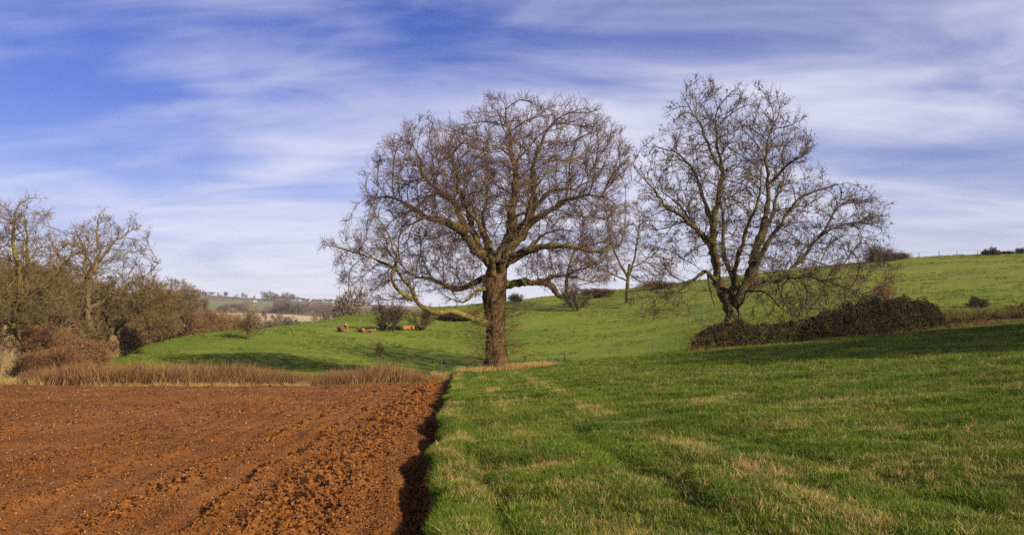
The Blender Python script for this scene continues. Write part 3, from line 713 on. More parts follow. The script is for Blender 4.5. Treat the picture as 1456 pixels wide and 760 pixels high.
build_tree("oak_tree", "huge bare oak with stout rugged trunk at the corner of the meadow", None, OAK_D, oak_base,
           [(707, 536), (705.5, 500), (704, 460), (703, 430), (703, 405), (708, 383), (713, 360), (717, 340)], [.80, .63, .58, .60, .70, .72, .52, .04],
           oak_limbs, oak_lobes, (BARK_OAK, BARK_LIMB, TW_OAK), 101, sides=56, flare=.6, limb_k=1.22, rad=(.0115, .0068, .0047), fill=1.5, dk=.72, tip=.0175, pw=2.12, d_per=1.4, e_per=5, f_per=2, f_len=.24)
oak = bpy.data.objects["oak_tree"]
# thin shoots sprouting from the oak's trunk
rs = np.random.default_rng(5); n = 260
hz = .5 + 3.9 * rs.random(n); an = rs.random(n) * 6.283
p0 = np.c_[.55 * np.cos(an), .55 * np.sin(an), hz]; s1 = sprout(p0, np.c_[np.cos(an), np.sin(an), rs.normal(.05, .25, n)], .9 + 1.3 * rs.random(n), 4, .16, .02, rs)
g = Geo(); g.tubes(s1, taper(np.full(n, .012), 5, .4), 3); p2, d2 = side_shoots(s1, 6, .8, rs); s2 = sprout(p2, d2, .2 + .4 * rs.random(len(p2)), 2, .2, .03, rs); g.tubes(s2, taper(np.full(len(s2), .0065), 3, .5), 3)
obj("trunk_shoots", g.mesh("trunk_shoots", [TW_OLIVE]), oak, kind="stuff")

# ------------------------------------------------------------------ the tree beside it
ZA = lambda x, y, d=0: (860 + x * .5263, 100 + y * .5263, d)
ASH_D = 62; AB = on_ground(1043, ASH_D)
ash_limbs = [
    ([ZA(340,640),ZA(318,575,.2),ZA(303,500,.4),ZA(306,420,.6),ZA(316,340,.6),ZA(322,270,.5),ZA(308,200,.4),ZA(300,130,.3)], .37, .045),
    ([ZA(355,635),ZA(372,560,-.3),ZA(392,480,-.6),ZA(412,400,-.8),ZA(428,310,-1),ZA(425,240,-1.2),ZA(440,160,-1.4)], .36, .045),
    ([ZA(312,540),ZA(285,480,-1.2),ZA(245,440,-2),ZA(190,405,-2.8),ZA(130,360,-3.4),ZA(85,315,-3.8),ZA(55,280,-4)], .21, .04),
    ([ZA(306,430,.5),ZA(275,350,1.5),ZA(262,290,2),ZA(235,235,2.6),ZA(190,190,3.2),ZA(150,170,3.6)], .16, .035),
    ([ZA(304,480,.4),ZA(250,400,2.4),ZA(220,340,3.4),ZA(170,300,4.2)], .14, .035),
    ([ZA(376,550,-.3),ZA(415,480,-1.6),ZA(450,420,-2.4),ZA(490,360,-3),ZA(545,340,-3.4),ZA(600,325,-3.8)], .20, .04),
    ([ZA(352,640),ZA(395,600,.8),ZA(440,570,1.4),ZA(500,553,2),ZA(560,510,2.6),ZA(620,450,3),ZA(690,410,3.4),ZA(785,396,3.6)], .23, .04),
    ([ZA(620,450,3),ZA(660,380,3.4),ZA(710,330,3.6),ZA(735,300,3.6)], .09, .03),
    ([ZA(440,570,1.2),ZA(520,560,-.4),ZA(600,580,-1.4),ZA(670,610,-2)], .12, .035),
    ([ZA(395,480,-.6),ZA(440,400,1.4),ZA(480,320,2.4),ZA(510,240,3),ZA(520,180,3.4)], .17, .035),
    ([ZA(428,310,-1),ZA(470,270,-2.4),ZA(505,245,-3.4),ZA(525,225,-4)], .10, .03),
    ([ZA(310,560),ZA(270,548,-1),ZA(225,570,-1.8),ZA(180,598,-2.4),ZA(130,605,-2.8),ZA(95,625,-3)], .13, .035),
    ([ZA(285,550,-.8),ZA(272,600,-1.6),ZA(275,650,-2),ZA(250,690,-2.2)], .07, .025),
    ([ZA(380,600),ZA(415,600,-1.8),ZA(440,650,-2.8),ZA(480,660,-3.2),ZA(520,640,-3.6)], .08, .025),
    ([ZA(330,590),ZA(330,520,-2.4),ZA(350,430,-4),ZA(360,350,-5),ZA(370,270,-5.4)], .20, .04),
    ([ZA(360,590),ZA(350,500,2.6),ZA(360,400,4.2),ZA(350,300,5),ZA(360,200,5.2)], .20, .04),
    ([ZA(322,270,.5),ZA(270,200,-.8),ZA(230,130,-1.6),ZA(190,80,-2)], .10, .03)]
ash_lobes = [(1045,240,112,120,0,6.0,900),(1000,215,70,90,-1,4.5,220),(1095,230,62,85,1,4.5,220),(945,290,50,90,-1,4.5,200),(1180,322,72,62,1,4.5,330),(1246,312,38,40,2,2.5,130),(1130,385,110,60,0,5.5,380),
             (1150,425,95,30,1,4.5,330),(1215,395,62,42,0,4.0,220),(935,412,58,42,-2,3.2,110),(1020,330,75,70,-5,2.5,160),(1040,330,75,70,5,2.5,160)]
build_tree("ash_tree", "tall bare tree with airy crown standing behind the dark bramble hedge", None, ASH_D, (AB.x, AB.y, AB.z - .12),
           [(1043.5, 497), (1043, 470), (1042, 450), (1041, 432), (1040, 416)], [.84, .70, .63, .42, .05], ash_limbs, ash_lobes, (BARK_ASH, BARK_ASH, TW_ASH), 202,
           step=.42, dk=.85, fill=1.4, tip=.021, pw=2.15, jit=.30, d_per=1.3, d_len=1.2, e_per=4, e_len=.5, f_per=1, f_len=.25, rad=(.014, .009, .006), keys=.30, flare=.35, limb_k=1.18)

# ------------------------------------------------------------------ trees at the left edge of the frame
LB = on_ground(12, 60)
left_limbs = [([(12,478,0),(0,440,0),(-15,405,0),(-25,365,0),(-35,330,0)], .40, .06),([(14,478,0),(28,430,-.6),(35,385,-1),(30,345,-1),(35,310,-1),(42,290,-1)], .34, .05),
              ([(15,480,0),(40,458,-1),(62,456,-1.6),(85,462,-2.2),(105,478,-2.6)], .20, .05),([(25,440,0),(60,400,1),(80,360,1.6),(90,335,2)], .20, .045),([(28,420,0),(15,370,2),(5,330,3),(-5,300,3.4)], .22, .045),
              ([(5,460,0),(-40,440,-1),(-90,430,-2),(-140,430,-3)], .26, .05),([(20,450,0),(55,425,-2.6),(95,410,-4),(125,410,-5)], .18, .04)]
left_lobes = [(30,340,45,52,0,3.5,420),(-40,350,75,65,0,5,420),(75,385,55,45,0,4,420),(60,430,70,32,-2,4,360),(-80,420,80,40,0,5,250),(110,440,30,22,-3,2,90)]
build_tree("old_oak_tree", "pale barked old bare oak at the left edge beside the ploughed field", None, 60, (LB.x, LB.y, LB.z - .1),
           [(10, 541), (12, 515), (13, 495), (13, 476), (14, 455)], [.98, .76, .72, .74, .55], left_limbs, left_lobes, (BARK_WARM, BARK_LIMB, TW_OLIVE), 303, step=.42, dk=.78, fill=1.4, tip=.018, d_per=1.4, e_per=4, f_per=2, rad=(.013, .009, .006))
TB = on_ground(128, 76)
build_tree("upright_tree", "bare tree with pale upright branches rising above the left thicket", None, 76, (TB.x, TB.y, TB.z - .1),
           [(127, 520), (128, 490), (127, 472), (126, 455)], [.62, .42, .38, .32],
           [([(126,450,0),(122,410,0),(128,380,0),(120,355,0),(110,330,0)], .26, .05),([(127,445,0),(142,400,-1),(150,360,-1.4),(150,330,-1.6),(158,305,-1.8)], .28, .05),([(146,385,-1),(170,350,-1),(185,330,-.6),(192,308,-.4)], .15, .04),
            ([(127,440,0),(110,395,2),(100,360,3),(102,335,3)], .2, .045),([(128,440,0),(165,405,1.4),(195,385,2),(212,370,2)], .18, .04)],
           [(150,350,48,42,0,4,420),(190,355,24,45,0,2.5,200),(115,365,35,42,1,3,260),(185,395,36,25,1,3,160),(130,420,60,30,0,4,260)], (BARK_LIMB, BARK_WARM, TW_OLIVE), 404, step=.46, dk=.85, fill=1.4, tip=.02, d_per=1.1, d_len=1.4, e_per=4, f_per=1, rad=(.015, .010, .007), sides=24)
TCb = on_ground(160, 80)
build_tree("spreading_tree", "low spreading bare tree with short stout trunk in the left thicket", None, 80, (TCb.x, TCb.y, TCb.z - .1),
           [(158, 518), (161, 495), (163, 478), (163, 465)], [.95, .6, .55, .45],
           [([(163,470,0),(150,440,0),(140,420,-1)], .24, .05),([(163,468,0),(185,445,0),(215,430,-.6),(245,425,-1)], .24, .04),([(163,465,0),(180,430,1.5),(195,410,2)], .2, .04),([(163,470,0),(195,455,-2),(230,455,-3),(260,450,-3.4)], .16, .04),([(163,468,0),(170,435,-2.6),(180,410,-3.6)], .2, .04)],
           [(190,425,52,32,0,4.5,560),(232,432,32,26,-1,3.2,260),(150,430,42,30,0,4,300),(225,455,40,18,-2,3,160)], (BARK_WARM, BARK_LIMB, TW_OLIVE), 505, step=.42, dk=.75, fill=1.4, tip=.018, d_per=1.8, d_len=1.4, e_per=5, f_per=2, rad=(.015, .010, .007), sides=24)

for k, (px, D_, sc_, lb) in enumerate(((-45, 88, 1.5, "tangled bare tree behind the old oak, cut by the left edge"), (45, 94, 1.55, "tangled bare tree behind and right of the old oak"), (95, 98, 1.45, "tangled bare tree behind the pale upright branched tree"), (215, 104, 1.05, "bushy bare tree where the left thicket meets the hedgerow"))):
    c = copy_tree(bpy.data.objects["spreading_tree"]); c.location = on_ground(px, D_, -.2); c.rotation_euler.z = 1.1 + 1.7 * k; c.scale = (sc_,) * 3; c["label"] = lb; c["group"] = "trees in the left thicket"
# a row of bare trees standing on the meadow out of frame to the right: their long shadows cross it in the photograph
for k, (tx, ty, ss_, lb) in enumerate(((43.0, 11.0, 1.0, "nearest bare tree beyond the right edge, shading the meadow"), (52.0, 19.0, 1.05, "middle bare tree beyond the right edge, shading the meadow"), (58.0, 27.0, 1.05, "farthest bare tree beyond the right edge, shading the meadow"))):
    c = copy_tree(bpy.data.objects["oak_tree"]); c.location = (tx, ty, ground(tx, ty) - .15); c.rotation_euler.z = 1.3 + 2 * k; c.scale = (ss_,) * 3; c["label"] = lb; c["group"] = "trees beyond the right edge"
print("trees", round(time.time() - T0, 1))

# ------------------------------------------------------------------ shrubs
def shrub_meshes(seed, w, h, stems, tr, mat, stem_mat, dens=1.0, flat=.0, trunk=False, fat=1.0):
    """a bare shrub centred on the origin: returns (stem mesh, twig mesh)"""
    rng = np.random.default_rng(seed)
    a = rng.random(stems) * 6.283; tilt = np.sqrt(rng.random(stems)) * (.9 if not trunk else .35)
    d = np.c_[np.sin(tilt) * np.cos(a) * w / h * 1.1, np.sin(tilt) * np.sin(a) * w / h * 1.1, np.cos(tilt)]
    s0 = sprout(np.c_[rng.normal(0, .1 * w * (0 if trunk else 1), (stems, 2)) * .5, np.full(stems, -.1)], d, h * (.5 + .35 * rng.random(stems)) * (.62 if trunk else 1), 6, .16, .05, rng)
    g = Geo(); g.tubes(s0, taper(np.full(stems, tr), 7, .3) * (.7 + .6 * rng.random((stems, 1))), 6)
    st = g.mesh("stems", [stem_mat]); g = Geo()
    def inside(p): return ((p[:, 0] / (w * .56)) ** 2 + (p[:, 1] / (w * .56)) ** 2 + ((p[:, 2] - h * .52) / (h * .54)) ** 2) < (.8 + .35 * rng.random(len(p)))
    p1, d1 = side_shoots(s0, int(9 * dens), .85, rng, .25); s1 = sprout(p1, d1, h * .30 * (.5 + .8 * rng.random(len(p1))), 4, .2, .05, rng); s1 = s1[inside(s1[:, -1])]
    g.tubes(s1, taper(np.full(len(s1), tr * .30), 5, .4), 3)
    p2, d2 = side_shoots(s1, int(7 * dens), .8, rng, .2); s2 = sprout(p2, d2, h * .16 * (.5 + .8 * rng.random(len(p2))), 2, .22, .06, rng); s2 = s2[inside(s2[:, -1])]
    g.ribbons(s2, taper(np.full(len(s2), .0065 * fat), 3, .6), rng)
    p3, d3 = side_shoots(s2, 4, .8, rng, .2); s3 = sprout(p3, d3, h * .08 * (.5 + .9 * rng.random(len(p3))), 1, .2, .05, rng)
    g.ribbons(s3, taper(np.full(len(s3), .0048 * fat), 2, .6), rng)
    return st, g.mesh("twigs", [mat])
def place_shrub(name, meshes, loc, label, cat="shrub", group=None, scale=(1, 1, 1), rot=0.0):
    root = bpy.data.objects.new(name, None); COL.objects.link(root); root.location = loc; root.scale = scale; root.rotation_euler.z = rot; tag(root, label, cat, group)
    for nm, me in zip(("stems", "twigs", "leaves"), meshes):
        if me is not None: obj(nm, me, root, kind="stuff" if nm != "stems" else None)
    return root
SH_OL = [shrub_meshes(600 + i, 5, 5, 24, .045, TW_OLIVE, BARK_WARM, 1.25, fat=2.3) for i in range(2)]
SH_RU = [shrub_meshes(610 + i, 5, 5, 26, .04, TW_RUSSET, BARK_WARM, 1.2, fat=2.3) for i in range(3)]
SH_DK = [shrub_meshes(620 + i, 5, 5, 20, .05, TW_DARK, BARK_LIMB, 1.2, fat=2.4) for i in range(2)]
SCALE5 = lambda w, h: (w / 5, w / 5, h / 5)
# hedgerow running back along the left edge of the pasture: (column, distance, width, height, kind)
row = [(-60,72,7,6,0),(40,66,6,4.6,1),(75,70,6,4.2,2),(95,84,6,5,1),(60,84,7,7,0),(115,92,6,5.2,2),(150,92,6.5,6,0),(178,94,5.5,5.2,1),(200,96,6,6.4,0),(215,98,6,6.8,1),(232,100,6,5.6,0),(245,103,6,6.0,2),(256,108,6,5.2,1),
       (266,112,5.5,5.0,0),(276,117,5.5,4.6,2),(286,118,5,5.6,1),(297,120,5,6.0,2),(309,122,5,5.8,1),(180,84,4.5,3.6,2),(100,76,5,3.6,2),(20,90,8,8,0),(140,100,7,7.5,1),(225,112,7,7,0),(190,110,7,7.2,2),(322,124,4.6,5.4,2),(333,126,4,4.8,0)]
rr = np.random.default_rng(44)
words = ["olive", "russet", "brown"]
ORD = ["first", "second", "third", "fourth", "fifth", "sixth", "seventh", "eighth", "ninth", "tenth", "eleventh", "twelfth", "thirteenth", "fourteenth", "fifteenth", "sixteenth", "seventeenth", "eighteenth", "nineteenth", "twentieth", "twenty-first", "twenty-second", "twenty-third", "twenty-fourth", "twenty-fifth", "twenty-sixth"]
row_s = sorted(row, key=lambda t: t[0])
for i, (px, D, w, h, kd) in enumerate(row_s):
    nb = ORD[i]
    ms = (SH_OL + SH_RU[:1]) if kd == 0 else SH_RU if kd == 1 else [SH_OL[0], SH_RU[1], SH_DK[1]]
    place_shrub("hedge_shrub", ms[i % len(ms)], on_ground(px, D, -.1), "bare twiggy shrub, %s from the left in the hedgerow by the pasture" % nb, group="hedgerow shrubs left of the pasture", scale=SCALE5(w, h), rot=rr.random() * 6)
place_shrub("scrub_bush", SH_RU[2], on_ground(72, 58, -.1), "brown scrubby bush right of the old oak's trunk at the field edge", scale=SCALE5(4.2, 2.3), rot=1)
place_shrub("scrub_bush", SH_OL[1], on_ground(56, 60, -.1), "low olive brown scrub between the old oak's trunk and the brown bush", scale=SCALE5(3.0, 2.0), rot=2)
place_shrub("scrub_bush", SH_OL[0], on_ground(112, 73, -.1), "taller olive scrub in front of the upright tree's trunk", scale=SCALE5(5.0, 4.4), rot=5)
place_shrub("scrub_bush", SH_RU[1], on_ground(122, 66, -.1), "russet scrub hiding the foot of the upright tree", scale=SCALE5(4.4, 2.7), rot=3)
place_shrub("scrub_bush", SH_RU[0], on_ground(88, 56, -.1), "low brown scrub between the old oak and the reeds", scale=SCALE5(4.0, 2.3), rot=4)
# single bushes and small trees on the pasture
place_shrub("pasture_bush", shrub_meshes(701, 3.0, 4.6, 12, .05, TW_OLIVE, BARK_WARM, 1.1, fat=1.7), on_ground(355, 92, -.05), "lone upright bare bush out on the left of the pasture", "bush")
HAW = shrub_meshes(702, 6.6, 5.0, 9, .14, TW_DARK, BARK_ASH, 1.25, trunk=False, fat=2.0)
place_shrub("hawthorn_tree", HAW, on_ground(552, 110, -.05), "dark round-headed hawthorn beside the cattle left of the oak", "tree")
place_shrub("hawthorn_tree", HAW, on_ground(601, 114, -.05), "smaller dark hawthorn just right of the resting cattle", "tree", scale=(.75, .75, .8), rot=2)
place_shrub("sapling", shrub_meshes(703, 1.5, 1.9, 5, .025, TW_DARK, BARK_ASH, 1.0, fat=1.6), on_ground(544, 84, -.02), "tiny leafless sapling in the oak's shadow on the pasture", "sapling")
place_shrub("bramble_patch", SH_RU[1], on_ground(652, 132, -.1), "low reddish bramble patch on the slope left of the oak trunk", "bramble", scale=SCALE5(8, 1.9), rot=1)
place_shrub("hillside_bush", SH_DK[0], on_ground(733, 158, -.1), "bare bush on the brow directly right of the oak trunk", "bush", scale=SCALE5(3.4, 2.4), rot=1)
place_shrub("leaning_thorn", HAW, on_ground(818, 140, -.05), "small bare thorn tree on the slope under the oak's right branches", "tree", scale=(1.0, 1.0, 1.15), rot=4)
place_shrub("hillside_bush", SH_RU[2], on_ground(850, 160, -.1), "dark bare bush on the brow between the thorn tree and tall thicket tree", "bush", scale=SCALE5(8, 2.1), rot=3)
place_shrub("hillside_bush", SH_RU[1], on_ground(935, 165, -.1), "dark bare bush on the brow just left of the airy tall tree", "bush", scale=SCALE5(8, 2.0), rot=2)
TD = on_ground(893, 138)
build_tree("hillside_tree", "bare olive tinged tree on the slope between the two big trees", None, 138, (TD.x, TD.y, TD.z - .1),
           [(893, 430), (892, 412), (893, 395), (895, 375)], [.42, .30, .26, .2],
           [([(894,390,0),(905,350,0),(910,315,0),(905,295,0)], .2, .05),([(893,395,0),(875,360,0),(865,330,-1),(862,305,-1)], .2, .05),([(895,385,0),(925,365,1),(945,345,1)], .15, .05),([(892,400,0),(860,385,-1),(840,375,-2)], .14, .05)],
           [(890,330,42,42,0,4.5,260),(870,370,50,32,0,5,240),(930,370,42,38,0,5,240)], (BARK_ASH, BARK_ASH, TW_OLIVE), 606, step=.6, dk=1.15, fill=1.2, tip=.03, d_per=1.6, d_len=1.7, e_per=4, e_len=.6, f_per=0, rad=(.02, .014, .009), sides=16)
# skyline bushes on the right
place_shrub("skyline_bush", shrub_meshes(704, 8.5, 6.2, 22, .07, TW_DARK, BARK_LIMB, 1.3, fat=2.8), on_ground(1252, 172, -1.3), "round dark bush on the skyline behind the airy tree's right branches", "bush")
place_shrub("skyline_bush", SH_DK[1], on_ground(1281, 174, -.3), "low brown bush on the skyline beside the round dark bush", "bush", scale=SCALE5(5, 2.2), rot=1)
place_shrub("skyline_bush", shrub_meshes(705, 5.6, 2.4, 22, .05, TW_DARK, BARK_LIMB, 1.3, fat=3), on_ground(1407, 171, -.3), "small dark rounded bush on the skyline near the right edge", "bush")
place_shrub("skyline_bush", SH_DK[0], on_ground(1430, 172, -.2), "thin low brush along the skyline right of the small dark bush", "bush", scale=SCALE5(4.5, 1.0), rot=2)
place_shrub("skyline_bush", SH_DK[1], on_ground(1452, 171, -.2), "dark bush on the skyline cut by the right edge of frame", "bush", scale=SCALE5(2.4, 1.8), rot=3)
place_shrub("slope_bush", shrub_meshes(706, 3.4, 1.5, 26, .02, TW_DARK, BARK_LIMB, 1.4, fat=1.6), on_ground(1391, 88, -.05), "small brown bush alone on the slope right of the bramble hedge", "bush")
place_shrub("slope_bush", shrub_meshes(707, 5.5, 1.2, 30, .02, TW_DARK, BARK_LIMB, 1.4, fat=1.6), on_ground(1452, 78, -.05), "low dark scrub on the slope cut by the right edge", "bush")
place_shrub("hedge_sapling", SH_RU[2], on_ground(1258, 70, -.1), "brown twiggy sapling growing up through the bramble hedge", "sapling", scale=SCALE5(2.2, 4.2), rot=2)

# the dark bramble hedge under the second big tree
def bramble(name, label, px0, px1, D0, D1, hfun, wid, seed, nleaf, nstem):
    rng = np.random.default_rng(seed)
    t = rng.random(nleaf); px = px0 + (px1 - px0) * t; D = D0 + (D1 - D0) * t; x = (px - PCX) / F * D
    H = hfun(px) * (.85 + .5 * (fbm(x * .7, x * 0 + seed, 3, 71) + .2))
    th = rng.random(nleaf) * math.pi; rho = rng.random(nleaf) ** .22
    lump = 1 + .75 * fbm(x * 1.1, th * 1.3, 4, 72)
    yo = wid * np.cos(th) * rho * lump; zo = H * np.sin(th) ** .8 * rho * lump
    gz = height(x, D + yo); c = np.c_[x, D + yo, gz + zo]
    o3 = np.array([(px0 + px1) / 2, 0, 0]); xm = ((px0 + px1) / 2 - PCX) / F * (D0 + D1) / 2; o3 = np.array([xm, (D0 + D1) / 2, ground(xm, (D0 + D1) / 2)])
    u = unit(rng.normal(0, 1, (nleaf, 3))); w = unit(np.cross(u, rng.normal(0, 1, (nleaf, 3)))); s = (.03 + .05 * rng.random(nleaf))[:, None]
    v = np.stack([c - u * s, c + w * s * .6, c + u * s, c - w * s * .6], 1).reshape(-1, 3) - o3
    root = bpy.data.objects.new(name, None); COL.objects.link(root); root.location = o3; tag(root, label, "hedge")
    obj("leaves", new_mesh("leaves", v, quads=np.arange(nleaf * 4).reshape(-1, 4), mats=[LEAF_DARK], smooth_shade=False), root, kind="stuff")
    k = rng.integers(0, nleaf, nstem); b = c[k].copy(); b[:, 2] = height(b[:, 0], b[:, 1]) + (b[:, 2] - height(b[:, 0], b[:, 1])) * rng.random(nstem) * .8
    an = rng.random(nstem) * 6.283
    s1 = sprout(b, np.c_[np.cos(an), np.sin(an), 1.1 + rng.random(nstem)], .6 + 1.5 * rng.random(nstem), 5, .14, -.20, rng); g = Geo(); g.tubes(s1 - o3, taper(np.full(nstem, .011), 6, .5), 3)
    p2, d2 = side_shoots(s1, 2, .8, rng, .3); s2 = sprout(p2, d2, .2 + .3 * rng.random(len(p2)), 2, .2, -.05, rng); g.ribbons(s2 - o3, taper(np.full(len(s2), .007), 3, .5), rng)
    obj("stems", g.mesh("stems", [BARK_LIMB]), root, kind="stuff")
    return root
bramble("bramble_hedge", "long dark bramble hedge at the foot of the airy tall tree", 990, 1338, 58.5, 63.5,
        lambda p: np.interp(p, [985, 1000, 1040, 1090, 1140, 1180, 1210, 1250, 1300, 1325, 1340], [.9, 1.8, 2.1, 1.6, 1.9, 2.3, 2.7, 2.9, 2.8, 2.2, .7]), 1.7, 81, 70000, 4000)
bramble("scrub_bank", "low dark bank of scrub running right from the bramble hedge", 1330, 1500, 66, 70, lambda p: .30 + .25 * np.interp(p, [1330, 1400, 1500], [1, .3, 1]), 1.0, 82, 12000, 1200)
hx = 985 + 480 * rg.random(900); hy = np.interp(hx, [985, 1340, 1465], [56.4, 61.6, 63.5]) + 1.2 * rg.random(900); wx = (hx - PCX) / F * hy
scatter("hedge_foot_grass", np.c_[wx, hy, height(wx, hy)], euler_rand(900, .2, rg), .7 + .7 * rg.random(900), rg.integers(0, 4, 900), [tuft_mesh("brown_tuft", BL_REED, 22, .42, .007, .16, .9, rg) for _ in range(4)], label="russet dead grass along the foot of the bramble hedge", cat="dry grass")
print("shrubs", round(time.time() - T0, 1))

# ------------------------------------------------------------------ fences
WOODP = mat_plain("weathered_post", (.10, .075, .05), (.19, .15, .10), 6)
WIRE = mat_plain("fence_wire", (.12, .12, .12), (.17, .16, .15), 6, .5)
def post_mesh(h, r, seed):
    rng = np.random.default_rng(seed); pts = np.array([[[0, 0, -.3], [.01, 0, h * .5], [.02 * rng.normal(), .02 * rng.normal(), h - .02], [.02, .0, h]]]); v, q = tubes(pts, np.array([[r, r * .97, r * .93, r * .6]]), 8)
    return new_mesh("post", v, quads=q, tris=[(24, 24 + i, 25 + i) for i in range(1, 7)], mats=[WOODP], smooth_shade=False)
POSTS = [post_mesh(1.15, .065, i) for i in range(4)]
def fence(name, label, spots):
    root = bpy.data.objects.new(name, None); COL.objects.link(root); w = [on_ground(*s[:2]) for s in spots]; o3 = w[0].copy(); root.location = o3; tag(root, label, "fence")
    tops = []
    for i, (s, p) in enumerate(zip(spots, w)):
        o = obj("post", POSTS[i % 4], root, loc=p - o3); h = s[2] if len(s) > 2 else 1.0; o.scale = (1, 1, h); o.rotation_euler = (.03 * math.sin(i * 2.1), .05 * math.sin(i * 3.7), i); tops.append((p - o3, h))
    for f in (.45, .75, .97):
        pts = []
        for (a, ha), (b, hb) in zip(tops[:-1], tops[1:]):
            for t in np.arange(5) / 5:
                q = a.lerp(b, t); gq = ground(q.x + o3.x, q.y + o3.y) - o3.z; zl = (a.z + 1.15 * ha * f) * (1 - t) + (b.z + 1.15 * hb * f) * t
                pts.append((q.x, q.y - .06, max(zl - .06 * t * (1 - t), gq + .1)))
        v, q = tubes(np.array(pts)[None], np.full((1, len(pts)), .0035), 4); obj("wire", new_mesh("wire", v, quads=q, mats=[WIRE]), root)
fence("valley_fence", "post and wire fence along the dip behind the oak", [(560, 70), (627, 73), (690, 77), (746, 81), (803, 84), (867, 86), (928, 88), (990, 88)])
fence("skyline_fence", "post and wire fence standing on the right hand skyline", [(1264, 173), (1285, 173), (1307, 173), (1335, 173, 1.25), (1361, 173), (1390, 172.5), (1418, 172), (1445, 171.5), (1472, 171)])
o = obj("stray_post", POSTS[1], label="single old post in the scrub on the right slope", cat="post", loc=on_ground(1391, 69))

# ------------------------------------------------------------------ cattle resting by the hawthorn
def skin_mesh(name, pts, edges, mat, sub=2):
    import bmesh
    bm = bmesh.new(); lay = bm.verts.layers.skin.verify()
    vs_ = []
    for i, q in enumerate(pts):
        v = bm.verts.new(q[:3]); v[lay].radius = (q[3], q[4] if len(q) > 4 else q[3]); v[lay].use_root = i == 0; vs_.append(v)
    for a_, b_ in edges: bm.edges.new((vs_[a_], vs_[b_]))
    me = bpy.data.meshes.new(name + "_cage"); bm.to_mesh(me); bm.free()
    o = bpy.data.objects.new(name + "_cage", me); COL.objects.link(o)
    o.modifiers.new("skin", "SKIN"); md = o.modifiers.new("sub", "SUBSURF"); md.levels = sub
    dg = bpy.context.evaluated_depsgraph_get(); out = bpy.data.meshes.new_from_object(o.evaluated_get(dg))
    bpy.data.objects.remove(o); out.name = name; out.materials.clear(); out.materials.append(mat)
    out.polygons.foreach_set("use_smooth", np.full(len(out.polygons), True)); return out
HIDE = {k: mat_plain("hide_" + k, c0, c1, 3) for k, c0, c1 in (("brown", (.27, .115, .045), (.40, .18, .07)), ("black", (.018, .015, .012), (.035, .028, .022)), ("dark", (.16, .075, .035), (.24, .11, .05)), ("cream", (.62, .48, .34), (.72, .58, .42)))}
def cow_parts(lying):                                # nose towards +x
    h = .40 if lying else 1.0
    pts = [(0, 0, h, .30, .34), (.55, 0, h + .03, .29, .33), (.85, 0, h + .14, .17, .22), (1.08, 0, h + .30, .13, .17), (1.30, 0, h + .26, .11, .12), (1.52, 0, h + .13, .08, .085), (-.50, 0, h, .30, .33), (-.80, 0, h + .02, .22, .25)]
    e = [(0, 1), (1, 2), (2, 3), (3, 4), (4, 5), (0, 6), (6, 7)]
    for bx, at, fr in ((.55, 1, 1), (-.62, 6, 0)):
        for sd in (-1, 1):
            n0 = len(pts)
            if lying: pts += [(bx + .04, sd * .20, .22, .14), (bx + .22 + .08 * fr, sd * .27, .10, .08), (bx + .04, sd * .31, .06, .05)]
            else: pts += [(bx, sd * .19, .68, .12), (bx + (.03 if fr else -.06), sd * .19, .38, .07), (bx, sd * .19, .03, .055)]
            e += [(at, n0), (n0, n0 + 1), (n0 + 1, n0 + 2)]
    for sd in (-1, 1): n0 = len(pts); pts += [(1.08, sd * .24, h + .36, .05, .03)]; e += [(3, n0)]
    return pts, e, h
COWM = {}
def cow(px, D, lying, hide, rot, label, sc=1.0, face=None):
    key = (lying, hide)
    pts, e, h = cow_parts(lying)
    if key not in COWM: COWM[key] = skin_mesh("body", pts, e, HIDE[hide])
    root = bpy.data.objects.new("cow", None); COL.objects.link(root); root.location = on_ground(px, D, 0.0); root.rotation_euler.z = rot; root.scale = (sc * .86,) * 3; tag(root, label, "cow", "cattle resting around the hawthorn")
    obj("body", COWM[key], root)
    v, q = tubes(np.array([[(-.95, 0, h + .18), (-1.06, .02, h), (-1.05, .03, h - .3), (-1.04, .03, max(.08, h - .62))]]), np.array([[.035, .025, .02, .05]]), 6); obj("tail", new_mesh("tail", v, quads=q, mats=[HIDE[hide]]), root)
    if face: obj("face", skin_mesh("face", [(1.24, 0, h + .285, .105, .115), (1.40, 0, h + .21, .105, .11), (1.545, 0, h + .125, .085, .09)], [(0, 1), (1, 2)], HIDE[face]), root)
cow(492.5, 107, False, "brown", -1.45, "brown cow with pale face standing facing the camera, only one upright", 1.0, "cream")
cow(484.5, 106.5, True, "dark", 2.2, "darker brown cow lying just left of the standing cow")
cow(514, 107.5, True, "brown", 2.3, "brown cow lying midway between the standing cow and the hawthorn")
cow(525.5, 108, True, "brown", -.3, "small brown calf lying right of the middle lying cow", .72, "cream")
cow(547, 111.5, True, "black", 2.8, "black cow lying against the left of the hawthorn trunk")
cow(567, 111.5, True, "black", 2.6, "black cow lying at the left end of the group right of the hawthorn", .95)
cow(577, 112, True, "brown", .8, "brown cow lying beside the black cow right of the hawthorn", 1.0)
cow(585.5, 112.8, True, "brown", 2.0, "brown cow in the middle of the group right of the hawthorn", 1.05)
cow(592, 113.4, True, "dark", -.9, "dark brown cow lying towards the right of the group", .95)
cow(599, 113, True, "black", 1.9, "black and white faced cow at the right end of the group", .95, "cream")

